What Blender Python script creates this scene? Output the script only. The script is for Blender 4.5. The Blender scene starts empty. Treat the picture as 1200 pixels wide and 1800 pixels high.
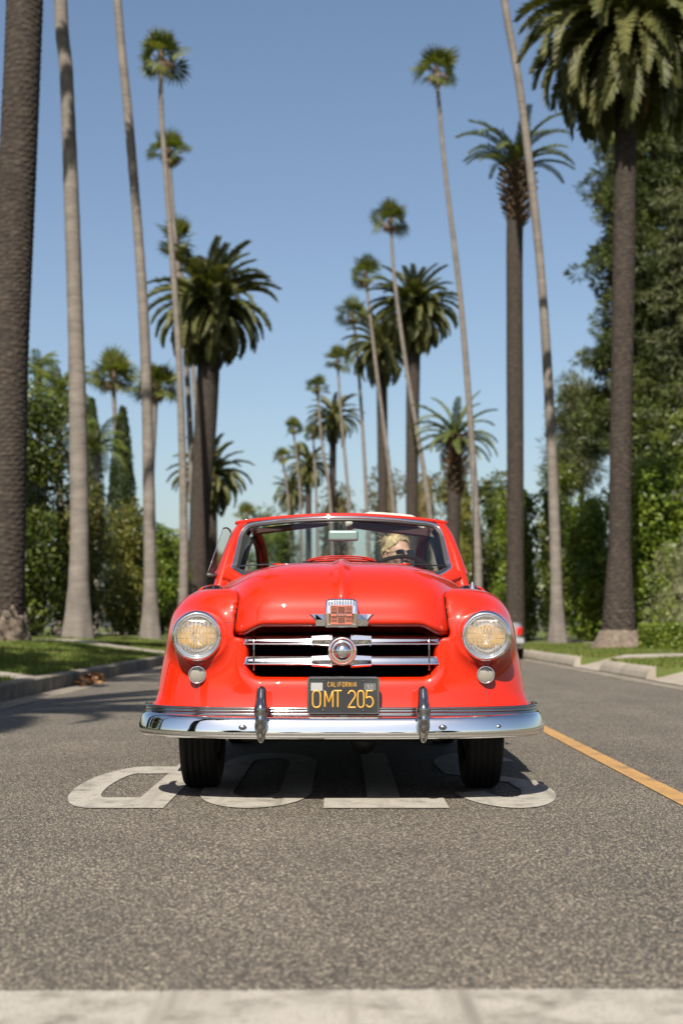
import bpy, math, random
import numpy as np
from mathutils import Vector, Matrix

random.seed(7)
RNG = np.random.default_rng(11)
PI = math.pi
SC = bpy.context.scene
COL = SC.collection

# ------------------------------------------------------------------ camera, sky, sun, exposure
PITCH = math.atan(200 / 2500)
EYE = (0.0, 0.0, 0.753)
cam_d = bpy.data.cameras.new('camera')
cam_d.sensor_fit = 'VERTICAL'
cam_d.sensor_height = 36.0
cam_d.sensor_width = 24.0
cam_d.lens = 50.0
cam_d.clip_start = 0.05
cam_d.clip_end = 6000
cam_d.dof.use_dof = True
cam_d.dof.focus_distance = 6.15
cam_d.dof.aperture_fstop = 2.9
cam = bpy.data.objects.new('camera', cam_d)
cam.location = EYE
cam.rotation_euler = (PI / 2 + PITCH, 0, 0)
COL.objects.link(cam)
SC.camera = cam
SC.render.resolution_x, SC.render.resolution_y = 682, 1024

SUN_EL, SUN_AZ = math.radians(46), math.radians(11.5)      # sun behind the camera, a little to its left
SUN_DIR = Vector((-math.sin(SUN_AZ) * math.cos(SUN_EL), -math.cos(SUN_AZ) * math.cos(SUN_EL), math.sin(SUN_EL)))
world = bpy.data.worlds.new('World')
SC.world = world
world.use_nodes = True
wn = world.node_tree.nodes
wn.clear()
w_out = wn.new('ShaderNodeOutputWorld')
w_bg = wn.new('ShaderNodeBackground')
w_sky = wn.new('ShaderNodeTexSky')
w_sky.sky_type = 'NISHITA'
w_sky.sun_disc = False
w_sky.sun_elevation = SUN_EL
w_sky.sun_rotation = math.atan2(SUN_DIR.x, SUN_DIR.y)
w_sky.altitude = 0
w_sky.air_density = 1.0
w_sky.dust_density = 1.7
w_sky.ozone_density = 1.0
w_bg.inputs[1].default_value = 0.052
world.node_tree.links.new(w_sky.outputs[0], w_bg.inputs[0])
world.node_tree.links.new(w_bg.outputs[0], w_out.inputs[0])

sun_d = bpy.data.lights.new('sun', 'SUN')
sun_d.energy = 5.0
sun_d.angle = math.radians(0.55)
sun_d.color = (1.0, 0.93, 0.83)
sun = bpy.data.objects.new('sun', sun_d)
sun.rotation_euler = SUN_DIR.to_track_quat('Z', 'Y').to_euler()
sun.location = (-20, -60, 60)
COL.objects.link(sun)

vs = SC.view_settings
vs.view_transform = 'Standard'
vs.look = 'None'
vs.gamma = 1.0
vs.exposure = 1.28
vs.use_curve_mapping = False
SC.cycles.use_denoising = True
SC.cycles.max_bounces = 8
SC.cycles.transparent_max_bounces = 12
SC.cycles.caustics_reflective = False
SC.cycles.caustics_refractive = False
SC.cycles.sample_clamp_indirect = 6.0

# ------------------------------------------------------------------ helpers
CT, ST = math.cos(PITCH), math.sin(PITCH)


def at(px, py, Y):
    """world point at distance Y that sits on the line of sight through photograph pixel px, py"""
    u, v = (px - 600) / 2500, (900 - py) / 2500
    d = np.array([u, CT - v * ST, ST + v * CT])
    return np.array(EYE) + d * (Y / d[1])


def mk(name, V, F, mat, parent=None, smooth=True, link=True):
    V = np.asarray(V, dtype=np.float32).reshape(-1, 3)
    me = bpy.data.meshes.new(name)
    if isinstance(F, np.ndarray):
        k = F.shape[1]
        me.vertices.add(len(V))
        me.vertices.foreach_set('co', V.ravel())
        me.loops.add(F.size)
        me.loops.foreach_set('vertex_index', F.astype(np.int32).ravel())
        me.polygons.add(len(F))
        me.polygons.foreach_set('loop_start', np.arange(0, F.size, k, dtype=np.int32))
        me.polygons.foreach_set('loop_total', np.full(len(F), k, dtype=np.int32))
        me.update(calc_edges=True)
    else:
        me.from_pydata(V.tolist(), [], F)
        me.update()
    if smooth:
        me.polygons.foreach_set('use_smooth', np.ones(len(me.polygons), dtype=bool))
    if mat is not None:
        me.materials.append(mat)
    if not link:
        return me
    o = bpy.data.objects.new(name, me)
    COL.objects.link(o)
    o.parent = parent
    return o


def inst(name, me, parent=None, M=None):
    o = bpy.data.objects.new(name, me)
    COL.objects.link(o)
    o.parent = parent
    if M is not None:
        o.matrix_local = M
    return o


def tag(o, label=None, cat=None, group=None, kind=None):
    for k, v in (('label', label), ('category', cat), ('group', group), ('kind', kind)):
        if v:
            o[k] = v
    return o


def empty(name, loc=(0, 0, 0), rz=0):
    o = bpy.data.objects.new(name, None)
    COL.objects.link(o)
    o.location = loc
    o.rotation_euler = (0, 0, rz)
    o.empty_display_size = 0.3
    return o


class MB:
    """collects shapes that belong to one piece"""
    def __init__(s):
        s.V, s.F, s.n = [], [], 0

    def add(s, V, F):
        V = np.asarray(V, float).reshape(-1, 3)
        s.V.append(V)
        F = F.tolist() if isinstance(F, np.ndarray) else F
        s.F += [[i + s.n for i in f] for f in F]
        s.n += len(V)
        return s

    def build(s, name, mat, parent=None, smooth=True):
        return mk(name, np.concatenate(s.V), s.F, mat, parent, smooth)


def box(lo, hi, b=0.0):
    x0, y0, z0 = lo
    x1, y1, z1 = hi
    if b <= 0:
        V = [(x, y, z) for x in (x0, x1) for y in (y0, y1) for z in (z0, z1)]
        F = [[0, 1, 3, 2], [4, 6, 7, 5], [0, 4, 5, 1], [2, 3, 7, 6], [0, 2, 6, 4], [1, 5, 7, 3]]
        return np.array(V, float), F
    # chamfered box
    V, F = [], []
    idx = {}
    for sx in (0, 1):
        for sy in (0, 1):
            for sz in (0, 1):
                c = [x1 if sx else x0, y1 if sy else y0, z1 if sz else z0]
                s = [-1 if sx else 1, -1 if sy else 1, -1 if sz else 1]
                for a in range(3):
                    p = [c[i] + (0 if i == a else s[i] * b) for i in range(3)]
                    idx[(sx, sy, sz, a)] = len(V)
                    V.append(p)
    def face(keys, n):
        ids = [idx[k] for k in keys]
        p = np.array([V[i] for i in ids])
        nn = np.cross(p[1] - p[0], p[2] - p[1])
        F.append(ids if np.dot(nn, n) > 0 else ids[::-1])
    for a in range(3):
        o1, o2 = [i for i in range(3) if i != a]
        for s in (0, 1):
            ks = []
            for q in ((0, 0), (1, 0), (1, 1), (0, 1)):
                k = [0, 0, 0]
                k[a] = s
                k[o1], k[o2] = q
                ks.append((*k, a))
            n = [0, 0, 0]
            n[a] = 1 if s else -1
            face(ks, n)
        for s1 in (0, 1):
            for s2 in (0, 1):
                ka, kb = [0, 0, 0], [0, 0, 0]
                ka[o1] = kb[o1] = s1
                ka[o2] = kb[o2] = s2
                ka[a], kb[a] = 0, 1
                n = [0, 0, 0]
                n[o1] = 1 if s1 else -1
                n[o2] = 1 if s2 else -1
                face([(*ka, o1), (*kb, o1), (*kb, o2), (*ka, o2)], n)
    for sx in (0, 1):
        for sy in (0, 1):
            for sz in (0, 1):
                face([(sx, sy, sz, a) for a in range(3)], [1 if q else -1 for q in (sx, sy, sz)])
    return np.array(V, float), F


def frames(path, closed=False, up=(0, 0, 1)):
    P = np.asarray(path, float)
    T = np.gradient(P, axis=0) if not closed else np.roll(P, -1, 0) - np.roll(P, 1, 0)
    T /= np.linalg.norm(T, axis=1)[:, None] + 1e-12
    up = np.asarray(up, float)
    A = np.cross(T, np.broadcast_to(up, T.shape))
    bad = np.linalg.norm(A, axis=1) < 1e-3
    A[bad] = np.cross(T[bad], np.array([1.0, 0.02, 0]))
    A /= np.linalg.norm(A, axis=1)[:, None] + 1e-12
    B = np.cross(A, T)
    return P, T, A, B


def sweep(path, prof, closed=False, up=(0, 0, 1), scale=None, cap=True, open_prof=False):
    """sweep a 2-D profile (a along the side vector, b along the up vector) down a path"""
    P, T, A, B = frames(path, closed, up)
    pr = np.asarray(prof, float)
    n, m = len(P), len(pr)
    s = np.ones(n) if scale is None else np.asarray(scale, float)
    V = (P[:, None, :] + (pr[None, :, 0, None] * A[:, None, :] + pr[None, :, 1, None] * B[:, None, :]) * s[:, None, None]).reshape(-1, 3)
    F = []
    for i in range(n if closed else n - 1):
        j = (i + 1) % n
        for k in range(m - 1 if open_prof else m):
            l = (k + 1) % m
            F.append([i * m + k, j * m + k, j * m + l, i * m + l])
    if cap and not closed and not open_prof:
        F.append([k for k in range(m)])
        F.append([(n - 1) * m + k for k in range(m)][::-1])
    return V, F


def circ(r, n, a0=0.0):
    t = np.arange(n) / n * 2 * PI + a0
    return np.stack([r * np.cos(t), r * np.sin(t)], 1)


def tube(path, r, n=8, closed=False, scale=None, up=(0, 0, 1)):
    return sweep(path, circ(r, n), closed, up, scale)


def lathe(prof, n=32, axis='y', org=(0, 0, 0)):
    """prof rows are (radius, height along the axis)"""
    pr = np.asarray(prof, float)
    t = np.arange(n) / n * 2 * PI
    m = len(pr)
    R, H = pr[:, 0], pr[:, 1]
    c, s = np.cos(t), np.sin(t)
    X = R[None] * c[:, None]
    Z = R[None] * s[:, None]
    Hh = np.broadcast_to(H, X.shape)
    if axis == 'y':
        V = np.stack([X, Hh, Z], -1)
    elif axis == 'z':
        V = np.stack([X, Z, Hh], -1)
    else:
        V = np.stack([Hh, X, Z], -1)
    V = V.reshape(-1, 3) + np.asarray(org, float)
    F = []
    for i in range(n):
        j = (i + 1) % n
        for k in range(m - 1):
            F.append([i * m + k, i * m + k + 1, j * m + k + 1, j * m + k])
    return V, F


def cr(pts, n):
    """smooth curve through points"""
    P = np.asarray(pts, float)
    d = np.concatenate([[0], np.cumsum(np.linalg.norm(np.diff(P, axis=0), axis=1))])
    Pe = np.concatenate([[2 * P[0] - P[1]], P, [2 * P[-1] - P[-2]]])
    out = []
    for t in np.linspace(0, d[-1], n):
        i = min(max(np.searchsorted(d, t, 'right') - 1, 0), len(P) - 2)
        u = (t - d[i]) / (d[i + 1] - d[i])
        p0, p1, p2, p3 = Pe[i], Pe[i + 1], Pe[i + 2], Pe[i + 3]
        out.append(0.5 * ((2 * p1) + (-p0 + p2) * u + (2 * p0 - 5 * p1 + 4 * p2 - p3) * u ** 2 + (-p0 + 3 * p1 - 3 * p2 + p3) * u ** 3))
    return np.array(out)


def sst(a, b, x):
    t = np.clip((x - a) / (b - a), 0, 1)
    return t * t * (3 - 2 * t)


def smin(a, b, k):
    h = np.clip(0.5 + 0.5 * (b - a) / k, 0, 1)
    return b * (1 - h) + a * h - k * h * (1 - h)


def smax(a, b, k):
    return -smin(-a, -b, k)


def rmax(a, b, r):
    """intersection with a circular edge of radius r"""
    u, v = np.maximum(a + r, 0), np.maximum(b + r, 0)
    return np.minimum(np.maximum(a, b), -r) + np.sqrt(u * u + v * v)


def sdbox(p, c, h, r=0.0):
    q = np.abs(p - np.asarray(c)) - (np.asarray(h) - r)
    return np.linalg.norm(np.maximum(q, 0), axis=-1) + np.minimum(q.max(-1), 0) - r


def sdcap(p, a, b, ra, rb=None):
    rb = ra if rb is None else rb
    a, b = np.asarray(a, float), np.asarray(b, float)
    ab = b - a
    t = np.clip(((p - a) @ ab) / (ab @ ab), 0, 1)
    return np.linalg.norm(p - a - t[:, None] * ab, axis=1) - (ra + (rb - ra) * t)


def sdell(p, c, r):
    r = np.asarray(r, float)
    q = (p - np.asarray(c)) / r
    k0 = np.linalg.norm(q, axis=1)
    k1 = np.linalg.norm(q / r, axis=1) + 1e-9
    return k0 * (k0 - 1) / k1


def surf(f, lo, hi, h, newton=3, lip=1.6):
    """mesh of the zero surface of f, sampled only near that surface"""
    lo, hi = np.asarray(lo, float), np.asarray(hi, float)
    B = 4
    nb = np.ceil((hi - lo) / (h * B)).astype(int) + 1
    cc = [lo[i] + (np.arange(nb[i]) * B + (B - 1) / 2) * h for i in range(3)]
    C = np.stack(np.meshgrid(*cc, indexing='ij'), -1).reshape(-1, 3)
    fc = f(C)
    act = np.abs(fc) < h * B * 0.87 * lip + h
    N = nb * B
    Vg = fc.reshape(nb)
    Ag = act.reshape(nb)
    for ax in range(3):
        Vg = np.repeat(Vg, B, ax)
        Ag = np.repeat(Ag, B, ax)
    Vg = Vg.copy()
    ii = np.argwhere(Ag)
    Vg[Ag] = f(lo + ii * h)
    ins = Vg < 0
    s = np.zeros(N - 1, dtype=np.int8)
    for a in (0, 1):
        for b in (0, 1):
            for c in (0, 1):
                s += ins[a:N[0] - 1 + a, b:N[1] - 1 + b, c:N[2] - 1 + c]
    actc = (s > 0) & (s < 8)
    cells = np.argwhere(actc)
    idx = np.full(N - 1, -1, dtype=np.int64)
    idx[actc] = np.arange(len(cells))
    acc = np.zeros((len(cells), 3))
    cnt = np.zeros(len(cells))
    for ax in range(3):
        o1, o2 = [i for i in range(3) if i != ax]
        for a in (0, 1):
            for b in (0, 1):
                p = cells.copy()
                p[:, o1] += a
                p[:, o2] += b
                q = p.copy()
                q[:, ax] += 1
                va, vb = Vg[tuple(p.T)], Vg[tuple(q.T)]
                m = (va < 0) != (vb < 0)
                t = np.where(m, va / np.where(m, va - vb, 1), 0)
                pt = p.astype(float)
                pt[:, ax] += t
                acc[m] += pt[m]
                cnt[m] += 1
    V = lo + acc / np.maximum(cnt, 1)[:, None] * h
    Fs = []
    for ax in range(3):
        o1, o2 = (ax + 1) % 3, (ax + 2) % 3
        a = np.take(ins, np.arange(N[ax] - 1), ax)
        b = np.take(ins, np.arange(1, N[ax]), ax)
        e = np.argwhere(a != b)
        e = e[(e[:, o1] > 0) & (e[:, o2] > 0) & (e[:, o1] < N[o1] - 1) & (e[:, o2] < N[o2] - 1)]
        sg = ins[tuple(e.T)]
        q = []
        for d1, d2 in ((-1, -1), (0, -1), (0, 0), (-1, 0)):
            c = e.copy()
            c[:, o1] += d1
            c[:, o2] += d2
            q.append(idx[tuple(c.T)])
        q = np.stack(q, 1)
        q[~sg] = q[~sg][:, ::-1]
        Fs.append(q)
    F = np.concatenate(Fs)
    F = F[(F >= 0).all(1)]
    P = V.copy()
    for _ in range(newton):
        d = f(P)
        e = h * 0.15
        g = np.stack([(f(P + np.eye(3)[i] * e) - f(P - np.eye(3)[i] * e)) / (2 * e) for i in range(3)], 1)
        g2 = (g * g).sum(1) + 1e-6
        st = d[:, None] * g / g2[:, None]
        ln = np.linalg.norm(st, axis=1)
        st *= np.minimum(1, h * 0.5 / (ln + 1e-12))[:, None]
        P -= st
    off = P - V
    ln = np.linalg.norm(off, axis=1)
    P = V + off * np.minimum(1, h * 0.9 / (ln + 1e-12))[:, None]
    return P, F


# ------------------------------------------------------------------ materials
def nt(name):
    m = bpy.data.materials.new(name)
    m.use_nodes = True
    n = m.node_tree.nodes
    return m, n, m.node_tree.links, n['Principled BSDF']


def pm(name, col, rough=0.5, metal=0.0, coat=0.0, spec=0.5, emit=None, es=0.0):
    m, n, l, b = nt(name)
    b.inputs['Base Color'].default_value = (*col, 1)
    b.inputs['Roughness'].default_value = rough
    b.inputs['Metallic'].default_value = metal
    b.inputs['Coat Weight'].default_value = coat
    b.inputs['Coat Roughness'].default_value = 0.03
    b.inputs['Specular IOR Level'].default_value = spec
    if emit:
        b.inputs['Emission Color'].default_value = (*emit, 1)
        b.inputs['Emission Strength'].default_value = es
    return m


K_ALB = 0.41        # the photograph is exposed brightly, so surfaces keep their real, darker base colours


def nm(name, stops, scale=5.0, detail=6.0, rough=0.8, bump=0.0, bscale=None, spec=0.3, stretch=(1, 1, 1), bdist=0.02, var=0.0, rgh=0.6):
    """noise driven colour between stops, with fine bump; var adds a random lightness for each object"""
    m, n, l, b = nt(name)
    tc = n.new('ShaderNodeTexCoord')
    mp = n.new('ShaderNodeMapping')
    mp.inputs['Scale'].default_value = stretch
    l.new(tc.outputs['Object'], mp.inputs[0])
    no = n.new('ShaderNodeTexNoise')
    no.inputs['Scale'].default_value = scale
    no.inputs['Detail'].default_value = detail
    no.inputs['Roughness'].default_value = rgh
    l.new(mp.outputs[0], no.inputs['Vector'])
    cr_ = n.new('ShaderNodeValToRGB')
    e = cr_.color_ramp.elements
    while len(e) < len(stops):
        e.new(0.5)
    for i, (p, c) in enumerate(stops):
        e[i].position = p
        e[i].color = (*[v * K_ALB for v in c], 1)
    l.new(no.outputs[0], cr_.inputs[0])
    out = cr_.outputs[0]
    if var > 0:
        oi = n.new('ShaderNodeObjectInfo')
        mr = n.new('ShaderNodeMapRange')
        mr.inputs[3].default_value = 1 - var
        mr.inputs[4].default_value = 1 + var
        l.new(oi.outputs['Random'], mr.inputs[0])
        hs = n.new('ShaderNodeHueSaturation')
        l.new(mr.outputs[0], hs.inputs['Value'])
        l.new(out, hs.inputs['Color'])
        out = hs.outputs[0]
    l.new(out, b.inputs['Base Color'])
    b.inputs['Roughness'].default_value = rough
    b.inputs['Specular IOR Level'].default_value = spec
    if bump > 0:
        n2 = n.new('ShaderNodeTexNoise')
        n2.inputs['Scale'].default_value = bscale or scale * 4
        n2.inputs['Detail'].default_value = 5
        l.new(mp.outputs[0], n2.inputs['Vector'])
        bp = n.new('ShaderNodeBump')
        bp.inputs['Strength'].default_value = bump
        bp.inputs['Distance'].default_value = bdist
        l.new(n2.outputs[0], bp.inputs['Height'])
        l.new(bp.outputs[0], b.inputs['Normal'])
    return m


def leafmat(name, c1, c2, trans=0.35, rough=0.5, var=0.25, scale=0.9, tcol=None):
    """two tone leaf with light passing through it"""
    m, n, l, b = nt(name)
    tc = n.new('ShaderNodeNewGeometry')
    no = n.new('ShaderNodeTexNoise')
    no.inputs['Scale'].default_value = scale
    no.inputs['Detail'].default_value = 4
    l.new(tc.outputs['Position'], no.inputs['Vector'])
    mx = n.new('ShaderNodeMix')
    mx.data_type = 'RGBA'
    mx.inputs[6].default_value = (*[v * 0.54 for v in c1], 1)
    mx.inputs[7].default_value = (*[v * 0.54 for v in c2], 1)
    mr0 = n.new('ShaderNodeMapRange')
    mr0.inputs[1].default_value = 0.36
    mr0.inputs[2].default_value = 0.64
    l.new(no.outputs[0], mr0.inputs[0])
    l.new(mr0.outputs[0], mx.inputs[0])
    oi = n.new('ShaderNodeNewGeometry')
    mr = n.new('ShaderNodeMapRange')
    mr.inputs[3].default_value = 1 - var
    mr.inputs[4].default_value = 1 + var
    l.new(oi.outputs['Random Per Island'], mr.inputs[0])
    hs = n.new('ShaderNodeHueSaturation')
    l.new(mr.outputs[0], hs.inputs['Value'])
    l.new(mx.outputs[2], hs.inputs['Color'])
    l.new(hs.outputs[0], b.inputs['Base Color'])
    b.inputs['Roughness'].default_value = rough
    b.inputs['Specular IOR Level'].default_value = 0.22
    tr = n.new('ShaderNodeBsdfTranslucent')
    g = n.new('ShaderNodeMix')
    g.data_type = 'RGBA'
    g.blend_type = 'MULTIPLY'
    g.inputs[0].default_value = 1
    g.inputs[7].default_value = (*(tcol or (1.5, 1.6, 0.6)), 1)
    l.new(hs.outputs[0], g.inputs[6])
    l.new(g.outputs[2], tr.inputs[0])
    ms = n.new('ShaderNodeMixShader')
    ms.inputs[0].default_value = trans
    l.new(b.outputs[0], ms.inputs[1])
    l.new(tr.outputs[0], ms.inputs[2])
    l.new(ms.outputs[0], n['Material Output'].inputs[0])
    return m


def glassmat(name, tint=(0.86, 0.93, 0.9), refl=1.45, rough=0.0, edge=0.9):
    m, n, l, b = nt(name)
    n.remove(b)
    t = n.new('ShaderNodeBsdfTransparent')
    t.inputs[0].default_value = (*tint, 1)
    g = n.new('ShaderNodeBsdfGlossy')
    g.inputs['Roughness'].default_value = rough
    lw = n.new('ShaderNodeLayerWeight')
    lw.inputs[0].default_value = 0.5
    pw = n.new('ShaderNodeMath')
    pw.operation = 'POWER'
    pw.inputs[1].default_value = 4.0
    l.new(lw.outputs['Facing'], pw.inputs[0])
    fr = n.new('ShaderNodeMapRange')
    fr.inputs[3].default_value = 0.07 * (refl / 1.45)
    fr.inputs[4].default_value = edge
    l.new(pw.outputs[0], fr.inputs[0])
    ms = n.new('ShaderNodeMixShader')
    l.new(fr.outputs[0], ms.inputs[0])
    l.new(t.outputs[0], ms.inputs[1])
    l.new(g.outputs[0], ms.inputs[2])
    l.new(ms.outputs[0], n['Material Output'].inputs[0])
    return m


def asphalt():
    m, n, l, b = nt('asphalt')
    tc = n.new('ShaderNodeTexCoord')
    v = n.new('ShaderNodeTexVoronoi')
    v.inputs['Scale'].default_value = 195
    l.new(tc.outputs['Object'], v.inputs['Vector'])
    v2 = n.new('ShaderNodeTexVoronoi')
    v2.inputs['Scale'].default_value = 95
    l.new(tc.outputs['Object'], v2.inputs['Vector'])
    sep = n.new('ShaderNodeSeparateColor')
    l.new(v.outputs['Color'], sep.inputs[0])
    r = n.new('ShaderNodeValToRGB')
    e = r.color_ramp.elements
    e[0].position, e[0].color = 0.0, (0.017, 0.0145, 0.0115, 1)
    e[1].position, e[1].color = 0.55, (0.055, 0.0475, 0.038, 1)
    for p, c in ((0.8, (0.092, 0.079, 0.062, 1)), (0.93, (0.28, 0.243, 0.185, 1))):
        q = e.new(p)
        q.color = c
    l.new(sep.outputs[0], r.inputs[0])
    # larger, softer wear: tyre tracks and patches
    no = n.new('ShaderNodeTexNoise')
    no.inputs['Scale'].default_value = 0.9
    no.inputs['Detail'].default_value = 7
    no.inputs['Roughness'].default_value = 0.65
    l.new(tc.outputs['Object'], no.inputs['Vector'])
    mr = n.new('ShaderNodeMapRange')
    mr.inputs[1].default_value, mr.inputs[2].default_value = 0.25, 0.75
    mr.inputs[3].default_value, mr.inputs[4].default_value = 0.78, 1.2
    l.new(no.outputs[0], mr.inputs[0])
    mp = n.new('ShaderNodeMapping')
    mp.inputs['Scale'].default_value = (2.6, 0.06, 1)
    l.new(tc.outputs['Object'], mp.inputs[0])
    n3 = n.new('ShaderNodeTexNoise')
    n3.inputs['Scale'].default_value = 1.0
    n3.inputs['Detail'].default_value = 5
    l.new(mp.outputs[0], n3.inputs['Vector'])
    mr2 = n.new('ShaderNodeMapRange')
    mr2.inputs[3].default_value, mr2.inputs[4].default_value = 0.78, 1.22
    l.new(n3.outputs[0], mr2.inputs[0])
    mu = n.new('ShaderNodeMath')
    mu.operation = 'MULTIPLY'
    l.new(mr.outputs[0], mu.inputs[0])
    l.new(mr2.outputs[0], mu.inputs[1])
    hs = n.new('ShaderNodeHueSaturation')
    l.new(r.outputs[0], hs.inputs['Color'])
    l.new(mu.outputs[0], hs.inputs['Value'])
    # a few dark oil spots
    v3 = n.new('ShaderNodeTexNoise')
    v3.inputs['Scale'].default_value = 3.1
    v3.inputs['Detail'].default_value = 3
    l.new(tc.outputs['Object'], v3.inputs['Vector'])
    mr3 = n.new('ShaderNodeMapRange')
    mr3.inputs[1].default_value, mr3.inputs[2].default_value = 0.66, 0.74
    mr3.inputs[3].default_value, mr3.inputs[4].default_value = 0.0, 0.45
    l.new(v3.outputs[0], mr3.inputs[0])
    mx = n.new('ShaderNodeMix')
    mx.data_type = 'RGBA'
    mx.inputs[7].default_value = (0.05, 0.045, 0.04, 1)
    l.new(mr3.outputs[0], mx.inputs[0])
    l.new(hs.outputs[0], mx.inputs[6])
    l.new(mx.outputs[2], b.inputs['Base Color'])
    b.inputs['Roughness'].default_value = 0.75
    b.inputs['Specular IOR Level'].default_value = 0.35
    ad = n.new('ShaderNodeMath')
    ad.operation = 'ADD'
    l.new(v.outputs['Distance'], ad.inputs[0])
    l.new(v2.outputs['Distance'], ad.inputs[1])
    bp = n.new('ShaderNodeBump')
    bp.invert = True
    bp.inputs['Strength'].default_value = 0.75
    bp.inputs['Distance'].default_value = 0.004
    l.new(ad.outputs[0], bp.inputs['Height'])
    l.new(bp.outputs[0], b.inputs['Normal'])
    return m


def roadpaint(name, col, wear=0.5, streak=True):
    """paint over the road grain, worn through in places"""
    m, n, l, b = nt(name)
    tc = n.new('ShaderNodeTexCoord')
    no = n.new('ShaderNodeTexNoise')
    no.inputs['Scale'].default_value = 7
    no.inputs['Detail'].default_value = 8
    no.inputs['Roughness'].default_value = 0.7
    l.new(tc.outputs['Object'], no.inputs['Vector'])
    mp = n.new('ShaderNodeMapping')
    mp.inputs['Scale'].default_value = (9, 0.5, 1)
    l.new(tc.outputs['Object'], mp.inputs[0])
    st = n.new('ShaderNodeTexNoise')
    st.inputs['Scale'].default_value = 1.0
    st.inputs['Detail'].default_value = 4
    l.new(mp.outputs[0], st.inputs['Vector'])
    vo = n.new('ShaderNodeTexVoronoi')
    vo.inputs['Scale'].default_value = 165
    l.new(tc.outputs['Object'], vo.inputs['Vector'])
    ck = n.new('ShaderNodeTexVoronoi')
    ck.feature = 'DISTANCE_TO_EDGE'
    ck.inputs['Scale'].default_value = 3.3
    nd = n.new('ShaderNodeMix')
    nd.data_type = 'RGBA'
    nd.inputs[0].default_value = 0.12
    l.new(tc.outputs['Object'], nd.inputs[6])
    l.new(no.outputs['Color'], nd.inputs[7])
    l.new(nd.outputs[2], ck.inputs['Vector'])
    def mr(src, a, c, o0, o1):
        q = n.new('ShaderNodeMapRange')
        q.inputs[1].default_value, q.inputs[2].default_value = a, c
        q.inputs[3].default_value, q.inputs[4].default_value = o0, o1
        l.new(src, q.inputs[0])
        return q.outputs[0]
    def op(o, a, c):
        q = n.new('ShaderNodeMath')
        q.operation = o
        l.new(a, q.inputs[0])
        l.new(c, q.inputs[1])
        return q.outputs[0]
    w = mr(no.outputs[0], 0.47, 0.70, 0, wear)
    w = op('MAXIMUM', w, mr(st.outputs[0], 0.53, 0.72, 0, 0.8 * wear if streak else 0))
    w = op('MAXIMUM', w, mr(ck.outputs['Distance'], 0.0, 0.006, 0.7, 0))
    w = op('MAXIMUM', w, mr(vo.outputs['Distance'], 0.55, 0.8, 0, 0.5))
    mx = n.new('ShaderNodeMix')
    mx.data_type = 'RGBA'
    mx.inputs[6].default_value = (*[v * 0.47 for v in col], 1)
    mx.inputs[7].default_value = (0.060, 0.052, 0.041, 1)
    l.new(w, mx.inputs[0])
    l.new(mx.outputs[2], b.inputs['Base Color'])
    b.inputs['Roughness'].default_value = 0.7
    bp = n.new('ShaderNodeBump')
    bp.invert = True
    bp.inputs['Strength'].default_value = 0.5
    bp.inputs['Distance'].default_value = 0.003
    l.new(vo.outputs['Distance'], bp.inputs['Height'])
    l.new(bp.outputs[0], b.inputs['Normal'])
    return m


def ringmat(name, c1, c2, rings, rough=0.85, bump=0.4):
    """palm bark: rings up the trunk broken by noise"""
    m, n, l, b = nt(name)
    tc = n.new('ShaderNodeTexCoord')
    mp = n.new('ShaderNodeMapping')
    mp.inputs['Scale'].default_value = (1.2, 1.2, rings)
    l.new(tc.outputs['Object'], mp.inputs[0])
    no = n.new('ShaderNodeTexNoise')
    no.inputs['Scale'].default_value = 1.6
    no.inputs['Detail'].default_value = 8
    no.inputs['Roughness'].default_value = 0.7
    l.new(mp.outputs[0], no.inputs['Vector'])
    n2 = n.new('ShaderNodeTexNoise')
    n2.inputs['Scale'].default_value = 1.3
    n2.inputs['Detail'].default_value = 6
    l.new(tc.outputs['Object'], n2.inputs['Vector'])
    mx = n.new('ShaderNodeMix')
    mx.data_type = 'RGBA'
    mx.inputs[6].default_value = (*[v * K_ALB for v in c1], 1)
    mx.inputs[7].default_value = (*[v * K_ALB for v in c2], 1)
    mr = n.new('ShaderNodeMapRange')
    mr.inputs[1].default_value, mr.inputs[2].default_value = 0.3, 0.7
    l.new(no.outputs[0], mr.inputs[0])
    l.new(mr.outputs[0], mx.inputs[0])
    mr2 = n.new('ShaderNodeMapRange')
    mr2.inputs[1].default_value, mr2.inputs[2].default_value = 0.3, 0.7
    mr2.inputs[3].default_value, mr2.inputs[4].default_value = 0.82, 1.16
    l.new(n2.outputs[0], mr2.inputs[0])
    hs = n.new('ShaderNodeHueSaturation')
    l.new(mr2.outputs[0], hs.inputs['Value'])
    l.new(mx.outputs[2], hs.inputs['Color'])
    l.new(hs.outputs[0], b.inputs['Base Color'])
    b.inputs['Roughness'].default_value = rough
    b.inputs['Specular IOR Level'].default_value = 0.2
    bp = n.new('ShaderNodeBump')
    bp.inputs['Strength'].default_value = bump
    bp.inputs['Distance'].default_value = 0.03
    l.new(no.outputs[0], bp.inputs['Height'])
    l.new(bp.outputs[0], b.inputs['Normal'])
    return m


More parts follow.
